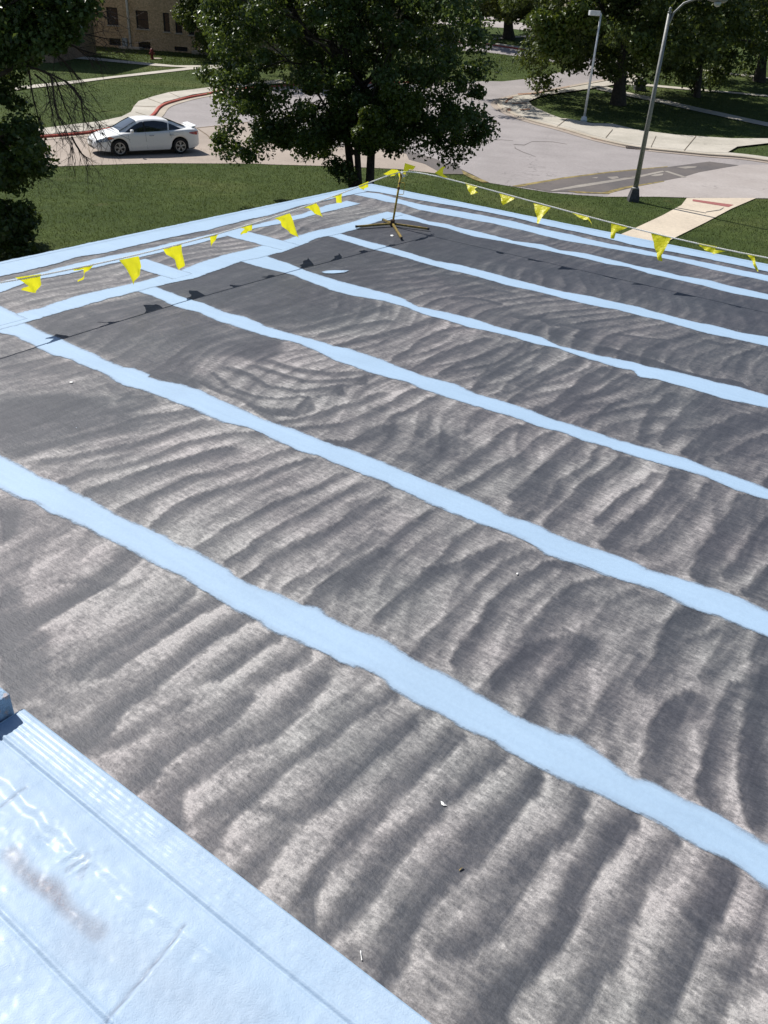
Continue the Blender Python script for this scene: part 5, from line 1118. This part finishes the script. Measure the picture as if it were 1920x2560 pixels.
# ------------------------------------------------------------------ the parked car
def car():
    f_ = G(301, 391)[:2]; r_ = G(451, 385)[:2]; dd_ = f_-r_; dd_ /= np.linalg.norm(dd_)
    mid = (f_+r_)/2; nn = np.array([-dd_[1], dd_[0]])          # left side faces us
    ctr = mid - nn*0.80
    e = empty('parked_car', (ctr[0], ctr[1], .018), math.atan2(dd_[1], dd_[0]), 'white four door sedan parked on the drive by the red kerb', 'car')
    white = simple('white_car_paint', (.86, .86, .86), .45, var=.02, coat=.4)
    glass = simple('car_glass', (.012, .015, .018), .06, var=.1, spec=.9, coat=.6); black = simple('car_black', (.012, .012, .013), .6); chrome = simple('chrome', (.6, .6, .6), .2, .9)
    silver = simple('alloy', (.42, .42, .43), .35, .7)
    WB = 1.3975; RW = .335
    def I(x, xs, ys): return float(np.interp(x, xs, ys))
    hw = lambda x: I(x, [-2.38, -2.3, -2.1, -1.6, -.5, .8, 1.7, 2.1, 2.32, 2.44], [.66, .76, .84, .905, .915, .915, .90, .84, .72, .55])
    belt = lambda x: I(x, [-2.38, -2.2, -1.5, -.5, .6, 1.2, 1.8, 2.2, 2.44], [.93, 1.0, 1.01, .965, .925, .90, .80, .68, .56])
    deckz = lambda x: I(x, [-2.38, -2.25, -1.9, -1.2, .8, 1.2, 1.7, 2.1, 2.3, 2.44], [.98, 1.08, 1.09, 1.05, 1.02, 1.0, .93, .82, .72, .58])
    def bot(x):
        b = I(x, [-2.38, -2.2, -1.9, 1.9, 2.3, 2.44], [.36, .27, .22, .20, .24, .34])
        for c in (-WB, WB):
            d = abs(x-c)
            if d < .41: b = max(b, RW+math.sqrt(max(0, .41**2-d*d))*.98)
        return b
    xs_ = sorted(set(np.round(np.concatenate([np.linspace(-2.38, 2.44, 60), np.linspace(-WB-.41, -WB+.41, 25), np.linspace(WB-.41, WB+.41, 25)]), 4)))
    V = []; m = 11
    for x in xs_:
        w_, s, dz, b = hw(x), belt(x), deckz(x), bot(x); lo = min(b, s-.06)
        half = [(w_*.95, lo), (w_*.995, lo+.12*(s-lo)), (w_*1.0, lo+.45*(s-lo)), (w_*.985, lo+.62*(s-lo)), (w_*.99, lo+.80*(s-lo)), (w_*.955, s), (w_*.90, s+.3*(dz-s)), (w_*.72, s+.75*(dz-s)), (w_*.45, dz-.01), (0, dz)]
        row = [(x, y, z) for y, z in half] + [(x, -y, z) for y, z in reversed(half[:-1])]
        V += row; m = len(row)
    Fs = [(i*m+j, i*m+j+1, (i+1)*m+j+1, (i+1)*m+j) for i in range(len(xs_)-1) for j in range(m-1)]
    Fs += [tuple(range(m))[::-1], tuple((len(xs_)-1)*m+j for j in range(m))]
    link('body', V, Fs, white, e, True, world=False)
    mb = MB(); mb.cbox((0, 0, .42), (2.15, .72, .24), None, .03); mb.build('underbody', black, e, world=False)
    # cabin
    rt = lambda x: I(x, [-1.95, -1.6, -1.2, -.8, -.3, .1, .45, .8, 1.1, 1.38], [1.08, 1.20, 1.36, 1.45, 1.485, 1.48, 1.44, 1.28, 1.12, 1.0])
    bw = lambda x: I(x, [-1.95, -1.4, -.5, .5, 1.0, 1.38], [.66, .79, .845, .84, .79, .70])
    rw = lambda x: I(x, [-1.95, -1.4, -.8, 0, .5, 1.0, 1.38], [.52, .55, .59, .61, .60, .60, .60])
    bz = lambda x: min(rt(x)-.02, belt(x)-.02)
    V = []; xc = list(np.linspace(-1.95, 1.38, 56))
    def side(x, f):                                    # f 0 belt .. 1 roof rail
        y = bw(x)*(1-f)+rw(x)*f + .035*math.sin(math.pi*f); z = bz(x)*(1-f)+(rt(x)-.05)*f; return y, z
    for x in xc:
        half = [side(x, f) for f in (0, .33, .66, 1)]+[(rw(x)*.9, rt(x)-.018), (rw(x)*.5, rt(x)-.003), (0, rt(x))]
        V += [(x, y, z) for y, z in half]+[(x, -y, z) for y, z in reversed(half[:-1])]
    m = 13
    link('roof', V, [(i*m+j, i*m+j+1, (i+1)*m+j+1, (i+1)*m+j) for i in range(len(xc)-1) for j in range(m-1)], white, e, True, world=False)
    def sidepanel(name, poly, mt, off=.008, sgn=1):
        """poly in x,z, filled by columns"""
        P = np.array(poly); x0, x1 = P[:, 0].min(), P[:, 0].max(); V = []; n = 22
        for i in range(n+1):
            x = x0+(x1-x0)*min(max(i/n, .002), .998); zz = []
            for a, b in zip(P, np.roll(P, -1, 0)):
                if (a[0]-x)*(b[0]-x) <= 0 and a[0] != b[0]: zz.append(a[1]+(b[1]-a[1])*(x-a[0])/(b[0]-a[0]))
            z0, z1 = min(zz), max(zz)
            for f in (0, .33, .66, 1):
                z = z0+(z1-z0)*f; zb, zt = bz(x), rt(x)-.05; ff = min(1.0, max(0, (z-zb)/max(.02, zt-zb)))
                y = bw(x)*(1-ff)+rw(x)*ff+.035*math.sin(math.pi*ff)+off; V.append((x, sgn*y, z))
        link(name, V, [(4*i+j, 4*i+4+j, 4*i+5+j, 4*i+1+j) for i in range(n) for j in range(3)], mt, e, True, world=False)
    for sg in (1, -1):
        sidepanel('side_window', [(1.08, .955), (.22, .965), (.22, 1.37), (.35, 1.35), (.62, 1.23), (.86, 1.10)], glass, sgn=sg)
        sidepanel('side_window', [(.16, .967), (-.86, 1.0), (-.92, 1.29), (-.7, 1.36), (-.3, 1.40), (.16, 1.38)], glass, sgn=sg)
        sidepanel('side_window', [(-.93, 1.005), (-1.50, 1.04), (-1.46, 1.08), (-1.2, 1.20), (-.98, 1.28)], glass, sgn=sg)
        sidepanel('window_trim', [(1.16, .935), (-1.55, 1.022), (-1.55, 1.036), (1.16, .952)], chrome, .012, sgn=sg)
        sidepanel('window_pillar', [(.23, .965), (.15, .967), (.15, 1.355), (.23, 1.348)], black, .010, sgn=sg)
    def topglass(name, xa, xb, k, wf=.86):
        V = []; n = 10; q = 8
        for i in range(n+1):
            x = xa+(xb-xa)*i/n
            for j in range(q+1):
                y = (j/q*2-1); yy = y*rw(x)*wf*(1+.06*k*(1-i/n)); z = rt(x)-.003-.018*max(0, (abs(y)-.4)/.6)**2
                V.append((x, yy, z+.012))
        link(name, V, [(i*(q+1)+j, i*(q+1)+j+1, (i+1)*(q+1)+j+1, (i+1)*(q+1)+j) for i in range(n) for j in range(q)], glass, e, True, world=False)
    topglass('windshield', 1.30, .50, 1.5, .98); topglass('rear_window', -1.78, -.98, 1.2, .96)
    # spoiler, lamps, grille, mirrors, handles, plates
    mb = MB(); mb.cbox((-2.2, 0, 1.125), (.13, .62, .018), [[.98, 0, -.17], [0, 1, 0], [.17, 0, .98]], .015)
    for s in (-1, 1): mb.cbox((-2.18, s*.56, 1.095), (.09, .03, .03), None, .01)
    mb.build('spoiler', white, e, world=False)
    def blobpanel(name, pts, mt, par=None):             # skin patch near the body surface: (x, y, z) grid 2 rows
        n = len(pts)//2; return link(name, pts, [(i, i+1, n+i+1, n+i) for i in range(n-1)], mt, par or e, True, world=False)
    red = simple('tail_lamp_red', (.35, .01, .012), .15, coat=.8); amb = simple('amber_lens', (.75, .22, .08), .2, coat=.6); clr = simple('head_lamp_glass', (.45, .48, .5), .08, .3, coat=.9)
    for s in (1, -1):
        T = []
        for x, za, zb in ((-1.86, .875, .905), (-2.0, .83, .925), (-2.15, .80, .935), (-2.27, .79, .93), (-2.36, .80, .92)): T.append((x, za, zb))
        blobpanel('tail_light', [(x, s*(hw(x)*.992+.008), za) for x, za, zb in T]+[(x, s*(hw(x)*.975+.008), zb) for x, za, zb in T], red)
        T = [(1.60, .735, .755), (1.8, .66, .765), (1.98, .61, .74), (2.14, .585, .705), (2.27, .57, .655), (2.36, .565, .61)]
        hl = blobpanel('headlight', [(x, s*(hw(x)*.995+.012), za) for x, za, zb in T]+[(x, s*(hw(x)*.93+.012), zb+.025) for x, za, zb in T], clr)
        T = [(1.62, .745, .775), (1.76, .715, .81), (1.86, .70, .80), (1.90, .71, .76)]
        blobpanel('marker_lamp', [(x, s*(hw(x)*.998+.016), za) for x, za, zb in T]+[(x, s*(hw(x)*.95+.018), zb) for x, za, zb in T], amb, hl)
        mb = MB(); mb.tube([(.80, s*.84, .98), (.82, s*.92, 1.0)], .025, 8); mb.cbox((.81, s*.985, 1.03), (.06, .10, .065), None, .03); mb.build('mirror', white, e, True, world=False)
        for x in (-.08, -1.02):
            mb = MB(); mb.tube([(x-.1, s*(hw(x)+.002), .825), (x-.08, s*(hw(x)+.03), .828), (x+.08, s*(hw(x)+.03), .825), (x+.1, s*(hw(x)+.002), .822)], .014, 6); mb.build('door_handle', white if False else chrome, e, True, world=False)
        # door seams
        mb = MB()
        for pts in ([(.98, .92), (.95, .7), (.9, .45), (.86, .28)], [(.19, .95), (.17, .6), (.14, .27)], [(-.90, .98), (-.98, .8), (-1.0, .7)]):
            for a, b in zip(pts[:-1], pts[1:]):
                pa = (a[0], s*(hw(a[0])*.9905+.003), a[1]); pb = (b[0], s*(hw(b[0])*.9905+.003), b[1]); mb.tube([pa, pb], .005, 4)
        mb.build('door_seam', simple('seam_grey', (.2, .2, .21), .6), e, world=False)
        mb = MB(); mb.cbox((2.22, s*.56, .40), (.08, .10, .05), None, .02); mb.build('fog_lamp', clr, e, world=False)
        for x in (-WB, WB):
            y = s*.80; ax = [[1, 0, 0], [0, 0, 1], [0, s, 0]]
            mb = MB(); mb.lathe((x, y-s*.11, RW), [(.20, 0), (.31, 0), (RW, .03), (RW, .19), (.315, .215), (.235, .22), (.23, .20)], ax, 36); wo = mb.build('wheel', simple('tyre', (.014, .014, .015), .85), e, world=False)
            mb = MB(); mb.lathe((x, y+s*.075, RW), [(.225, 0), (.225, .02)], ax, 36); mb.build('brake_disc', black, wo, world=False)
            mb = MB(); mb.lathe((x, y+s*.09, RW), [(.205, .0), (.212, .025), (.235, .03), (.238, .0)], ax, 36)
            for k in range(5):
                for dk_ in (-.17, .17):
                    a = 2*math.pi*k/5+.3; r0 = np.array([math.cos(a), 0, math.sin(a)])*.05; r1 = np.array([math.cos(a+dk_), 0, math.sin(a+dk_)])*.215
                    c0 = np.array([x, y+s*.115, RW]); d = (r1-r0)/np.linalg.norm(r1-r0)
                    mb.cbox(c0+(r0+r1)/2, (np.linalg.norm(r1-r0)/2, .012, .017), [d, [0, 1, 0], np.cross(d, [0, 1, 0])], .004)
            mb.lathe((x, y+s*.105, RW), [(.06, 0), (.06, .02), (.03, .03)], ax, 16); mb.build('rim', silver, wo, world=False)
    gr = [(2.452, .0, .50)]
    mb = MB(); mb.cbox((2.415, 0, .555), (.035, .34, .055), None, .02); mb.cbox((2.40, 0, .33), (.05, .42, .05), None, .02); gg = mb.build('grille', black, e, world=False)
    mb = MB()
    for z in (.525, .555, .585): mb.box((2.452, 0, z), (.004, .32, .006))
    mb.tube([(2.455, -.33, .61), (2.462, 0, .615), (2.455, .33, .61)], .009, 6); mb.build('grille_bar', chrome, gg, world=False)
    mb = MB(); mb.box((2.462, 0, .42), (.006, .16, .055)); mb.build('number_plate', simple('plate', (.4, .38, .33), .5), e, world=False)
    mb = MB()
    for s in (-1, 1): mb.tube([(1.25, s*.15+.2, 1.035), (1.1, s*.15-.15, 1.115)], .008, 4)
    mb.build('wiper', black, e, world=False)
    mb = MB(); mb.cbox((.35, .36, .80), (.28, .22, .3), None, .05); mb.build('seat', black, e, world=False)
car()

# ------------------------------------------------------------------ warning line stand and pennant lines
yel_p = simple('worn_yellow_paint', (.50, .34, .035), .5, var=.45, scale=18)
t = yel_p.node_tree; p = t.nodes['Principled BSDF']; v = mapping(t); old = p.inputs['Base Color'].links[0].from_socket
t.links.new(mix(t, ramp(t, noise(t, v, 22, 5), [(.56, (0, 0, 0)), (.64, (1, 1, 1))]), old, (.07, .035, .02)), p.inputs['Base Color'])
leg_m = simple('dirty_yellow_steel', (.24, .17, .04), .45, var=.6, scale=20)
B0 = onz(981, 566, ROOFZ); TOPH = 1.05
e = empty('flag_stand', tuple(B0), 0, 'yellow steel warning line stand with crossed legs near the far roof corner', 'flag stand')
def rel(x, y, z=ROOFZ): return onz(x, y, z)-B0
tip = atdist(1003.5, 430, B0[1]+.0)-B0
blk = simple('black_end', (.012, .012, .012), .6)
ctr_ = np.array([0, 0, .055])
for (cx_, cy_) in ((395, 1030), (1385, 1062), (765, 935), (1015, 1188)):
    q = crops('c5', [(cx_, cy_)])[0]; en = onz(q[0], q[1], ROOFZ+.045)-B0; en[2] = .045
    d = en-ctr_; L = np.linalg.norm(d); d /= L; sd = np.cross([0, 0, 1.0], d); sd /= np.linalg.norm(sd); up_ = np.cross(d, sd)
    mb = MB(); mb.cbox(ctr_+d*(L/2), (L/2, .019, .019), [d, sd, up_], .004); lg = mb.build('leg', leg_m, e, world=False)
    mb = MB(); mb.cbox(ctr_+d*(L+.004), (.02, .021, .021), [d, sd, up_], .004); mb.build('end_cap', blk, lg, world=False)
mb = MB(); mb.tube([(0, 0, .05), tuple(tip*.5+np.array([0, 0, .025])), tuple(tip)], .021, 12); mb.build('pole', yel_p, e, True, world=False)
mb = MB(); mb.cbox((0, 0, .075), (.045, .045, .06), None, .006); mb.build('socket', simple('rusty_socket', (.10, .055, .03), .7, var=.4), e, world=False)
mb = MB(); a = tip*.60; b = tip*.80; o_ = np.array([.105, 0, 0])
mb.tube([a+[.02, 0, 0], a+o_, a+o_+[.012, 0, .02], b+o_, b+o_+[-.01, 0, 0.01], b+[.02, 0, .01]], .0065, 6); mb.build('handle', yel_p, e, True, world=False)
mb = MB(); mb.lathe(tuple(tip*.71), [(.026, -.02), (.028, 0), (.026, .02)], n=12); mb.build('collar', simple('rusty_collar', (.13, .05, .025), .7), e, world=False)

rope_m = simple('white_rope', (.93, .93, .91), .7, var=.06, scale=120)
_t = rope_m.node_tree; _p = _t.nodes['Principled BSDF']; _tr = N(_t, 'ShaderNodeBsdfTranslucent'); _tr.inputs[0].default_value = (.95, .95, .93, 1); _ms = N(_t, 'ShaderNodeMixShader'); _ms.inputs[0].default_value = .45
_t.links.new(_p.outputs[0], _ms.inputs[1]); _t.links.new(_tr.outputs[0], _ms.inputs[2]); _t.links.new(_ms.outputs[0], _t.nodes['Material Output'].inputs[0])
fm, ft, fp = mat('yellow_vinyl'); 
fp.inputs['Base Color'].default_value = (.92, .84, .02, 1); fp.inputs['Roughness'].default_value = .35
tr = N(ft, 'ShaderNodeBsdfTranslucent'); tr.inputs[0].default_value = (1.0, .93, .03, 1); ms = N(ft, 'ShaderNodeMixShader'); ms.inputs[0].default_value = .45
ft.links.new(fp.outputs[0], ms.inputs[1]); ft.links.new(tr.outputs[0], ms.inputs[2]); ft.links.new(ms.outputs[0], ft.nodes['Material Output'].inputs[0])
fv = mapping(ft); bump(ft, fp, noise(ft, fv, 24, 4), .5, .02)
TIPW = tip+B0
ub, vb = (TIPW[:2]-COR)@DU, (TIPW[:2]-COR)@DV
def on_plane(q, axis):                                  # line of sight meets the vertical plane of a rope
    r = ray(*q); nrm = DU if axis == 1 else DV; t_ = ((TIPW[:2])@nrm)/(r[:2]@nrm); return np.array([r[0]*t_, r[1]*t_, CAMZ+r[2]*t_])
def pennants(label, axis, ropepx, flags, endpt):
    rp = [TIPW+np.array([0, 0, -.005])]+[on_plane(q, axis) for q in ropepx]+[endpt]
    rp = np.array(rp)
    al = (rp[:, :2]-TIPW[:2])@(DV if axis == 1 else DU)
    # fit a smooth sag so the rope hangs evenly
    co = np.polyfit(al, rp[:, 2], 3); s = np.linspace(0, al[-1], 140)
    zz = np.polyval(co, s)+(TIPW[2]-np.polyval(co, 0))*np.exp(-s*3)
    dr = DV if axis == 1 else DU
    pts = [np.array([TIPW[0]+dr[0]*a, TIPW[1]+dr[1]*a, z]) for a, z in zip(s, zz)]
    e = empty('pennant_line', tuple(TIPW), 0, label, 'pennant line', 'pennant lines tied to the stand')
    mb = MB()
    for ph_ in (0, math.pi):
        tw = []; s2 = np.linspace(0, al[-1], 1400)
        for a in s2:
            z = np.interp(a, s, zz); an = a*2*math.pi/.075+ph_; tw.append((TIPW[0]+dr[0]*a+math.cos(an)*.005*-dr[1], TIPW[1]+dr[1]*a+math.cos(an)*.005*dr[0], z+math.sin(an)*.005))
        mb.tube(tw, .0075, 5, False)
    mb.build('rope', rope_m, e, True)
    rr = np.random.default_rng(3+axis)
    for crop, poly in flags:
        q = crops(crop, poly); P = np.array([on_plane(a, axis) for a in q])
        cen = P.mean(0); nrm = np.array([DU[0], DU[1], 0]) if axis == 1 else np.array([DV[0], DV[1], 0])
        ph_ = rr.uniform(0, 6); amp_ = .022; cam3 = np.array([0, 0, CAMZ]); lean_ = rr.choice([-.9, -.6, .5])
        bm = bmesh.new(); vv = [bm.verts.new(tuple(p)) for p in P]
        edge = [bm.edges.new((vv[i], vv[(i+1) % len(vv)])) for i in range(len(vv))]
        bmesh.ops.triangle_fill(bm, use_beauty=True, edges=bm.edges[:])
        for _ in range(2): bmesh.ops.subdivide_edges(bm, edges=bm.edges[:], cuts=1, use_grid_fill=True)
        bmesh.ops.triangulate(bm, faces=bm.faces[:])
        dirx = np.array([dr[0], dr[1], 0])
        for vt in bm.verts:
            p = np.array(vt.co); a = (p-cen)@dirx; zt = np.interp((p[:2]-TIPW[:2])@dr, s, zz); dz = max(0, zt-p[2])
            off_ = amp_*math.sin(a*38+dz*14+ph_)*min(1, dz*9)+.06*dz*math.sin(ph_*2)
            q_ = p+nrm*off_
            if axis == 0 and dz > 0: q_ = cam3+(q_-cam3)*(1+lean_*dz/np.linalg.norm(q_-cam3))
            vt.co = Vector(q_)
        me = bpy.data.meshes.new('pennant'); bm.to_mesh(me); bm.free(); me.materials.append(fm)
        me.polygons.foreach_set('use_smooth', [True]*len(me.polygons))
        o = bpy.data.objects.new('pennant', me); C.objects.link(o); o.parent = e; o.matrix_parent_inverse = parent_mw(e).inverted()
    return e
Lf = [('F1', [(130,462),(352,432),(352,520),(318,600),(183,572),(243,535),(190,495)]), ('F1', [(630,385),(815,352),(770,395),(735,430),(715,480),(685,505),(680,495),(710,460),(728,425),(725,392),(640,405)]),
      ('F1', [(1028,312),(1195,277),(1218,370),(1215,410),(1140,525),(1120,460),(1085,390)]), ('F1', [(1410,218),(1570,175),(1590,280),(1598,360),(1560,403),(1525,370),(1515,310),(1445,265)]),
      ('F2', [(210,622),(340,588),(310,640),(290,690),(275,680),(278,640),(272,616),(215,628)]), ('F2', [(505,540),(620,505),(607,515),(603,560),(518,600),(545,548)]),
      ('F2', [(785,465),(905,425),(935,490),(985,622),(910,585),(850,530),(840,490)]), ('F2', [(1015,382),(1115,342),(1150,395),(1180,455),(1165,450),(1100,425),(1060,385)]),
      ('F2', [(1235,298),(1325,262),(1330,340),(1290,345),(1280,300)]), ('F2', [(1455,205),(1535,170),(1530,215),(1495,240),(1460,220)]),
      ('c5', [(765,305),(880,240),(960,245),(995,290),(988,355),(965,270),(920,325),(870,335)])]
Rf = [('R1', [(112,95),(205,125),(180,155),(150,150),(118,178),(95,190),(105,130)]), ('R1', [(370,180),(405,155),(435,126),(462,128),(442,150),(440,190),(485,222),(450,222)]), ('R1', [(630,262),(745,300),(712,318),(745,350),(678,370),(655,310)]),
      ('R1', [(925,358),(1060,395),(1050,410),(955,460),(945,420)]), ('R1', [(1220,442),(1370,480),(1300,560),(1270,618),(1250,615),(1245,540)]),
      ('R2', [(-40,107),(110,148),(138,215),(105,168),(65,172),(10,140)]), ('R2', [(305,192),(450,235),(400,258),(350,275),(330,335),(305,330),(300,270)]),
      ('R2', [(648,285),(825,325),(780,410),(740,480),(742,535),(710,520),(690,450)]), ('R2', [(1050,370),(1220,400),(1200,430),(1290,442),(1190,468),(1110,430),(1070,400)]),
      ('R2', [(1435,452),(1605,490),(1540,490),(1560,560),(1575,620),(1560,615),(1510,505),(1480,475)])]
ropeL = crops('c5', [(760, 302)])+crops('F2', [(1535,170),(1325,262),(1115,342),(905,425),(620,505),(340,588)])+crops('F1', [(1570,175),(1195,277),(815,352),(352,432),(130,462),(0,497)])
ropeR = crops('R1', [(215,130),(370,182),(485,218),(630,262),(770,308),(925,355),(1060,395),(1220,440),(1370,480),(1550,520)])+crops('R2', [(110,148),(305,192),(450,235),(648,280),(825,322),(1050,372),(1220,405),(1435,452),(1605,487),(1659,500)])
la = on_plane(ropeL[-1], 1); lb = on_plane(ropeL[-3], 1); el = la+(la-lb)/np.linalg.norm(la-lb)*1.2; el[2] = la[2]+.03
ra = on_plane(ropeR[-1], 0); rb = on_plane(ropeR[-3], 0); er_ = ra+(ra-rb)/np.linalg.norm(ra-rb)*1.2; er_[2] = ra[2]+.03
pennants('white rope of yellow pennants running left from the stand above the roof', 1, ropeL, Lf, el)
pennants('white rope of yellow pennants running right from the stand above the roof', 0, ropeR, Rf, er_)
# knotted tape at the pole top
rr = np.random.default_rng(9)
kt = empty('knotted_tape', tuple(TIPW), 0, 'crumpled white and yellow tape knotted at the top of the yellow stand', 'tape')
def crumple(pts, wd, seed):
    r_ = np.random.default_rng(seed); V = []; n = len(pts)
    for i, p in enumerate(pts):
        d = r_.normal(size=3); d[2] = abs(d[2])+.5; d /= np.linalg.norm(d)
        V += [tuple(np.array(p)-d*wd/2), tuple(np.array(p)+d*wd/2)]
    return V, [(2*i, 2*i+1, 2*i+3, 2*i+2) for i in range(n-1)]
wm = simple('white_tape', (.8, .8, .78), .4)
for i in range(7):
    P = [np.array([0, 0, -.02])+rr.normal(size=3)*.012]
    for k in range(6): P.append(P[-1]+rr.normal(size=3)*.022+np.array([.016 if i < 5 else -.006, -.004, -.008]))
    V, Fs = crumple([p for p in P], .05, i)
    link('tape_loop', V, Fs, wm if i % 3 else fm, kt, False, world=False)
mb = MB(); mb.lathe((0, 0, -.03), [(.026, -.05), (.034, -.02), (.030, .02), (.02, .035), (.004, .04)], n=12); mb.build('knot', simple('knot_brown', (.16, .09, .05), .8), kt, True, world=False)

# ------------------------------------------------------------------ small litter on the roof
def scrap(label, pts, crop, m, h_=.012, name='paper_scrap'):
    P = [onz(*q, ROOFZ) for q in crops(crop, pts)]; n = len(P); rr_ = np.random.default_rng(n+int(pts[0][0]))
    V = [(p[0], p[1], ROOFZ+.004+h_*rr_.random()) for p in P]; c_ = np.mean(V, 0)+[0, 0, h_*.5]; V.append(tuple(c_))
    o = link(name, V, [(i, (i+1) % n, n) for i in range(n)], m); tag(o, label, 'litter')
scrap('torn white scrap lying on the near grey bay, lower centre', [(328,658),(338,663),(346,672),(354,676),(340,678),(331,672)], 'r5', wm)
scrap('thin white splinter near the foreground roof edge', [(1357,1054),(1361,1054),(1366,1090),(1362,1090)], 'r1', wm, name='plastic_splinter')
scrap('small yellow chip on the nearest grey bay', [(402,938),(418,926),(420,929),(404,941)], 'r5', simple('yellow_chip', (.6, .42, .08), .5), name='plastic_chip')
scrap('white paper scrap on the roof just in front of the stand', [(860,1158),(885,1150),(908,1160),(895,1172),(868,1170)], 'c5', wm)
scrap('tiny white scrap on the grey bay between stand and left pennants', [(620,782),(635,779),(642,785),(628,788)], 'c5', wm)
scrap('small pale scrap on the left bay below the first long stripe', [(410,655),(432,652),(430,660),(412,659)], 'z5', wm)
scrap('tiny cream chip on the middle right bay', [(571,922),(580,922),(579,931),(572,931)], 'r4', wm, name='plastic_chip')
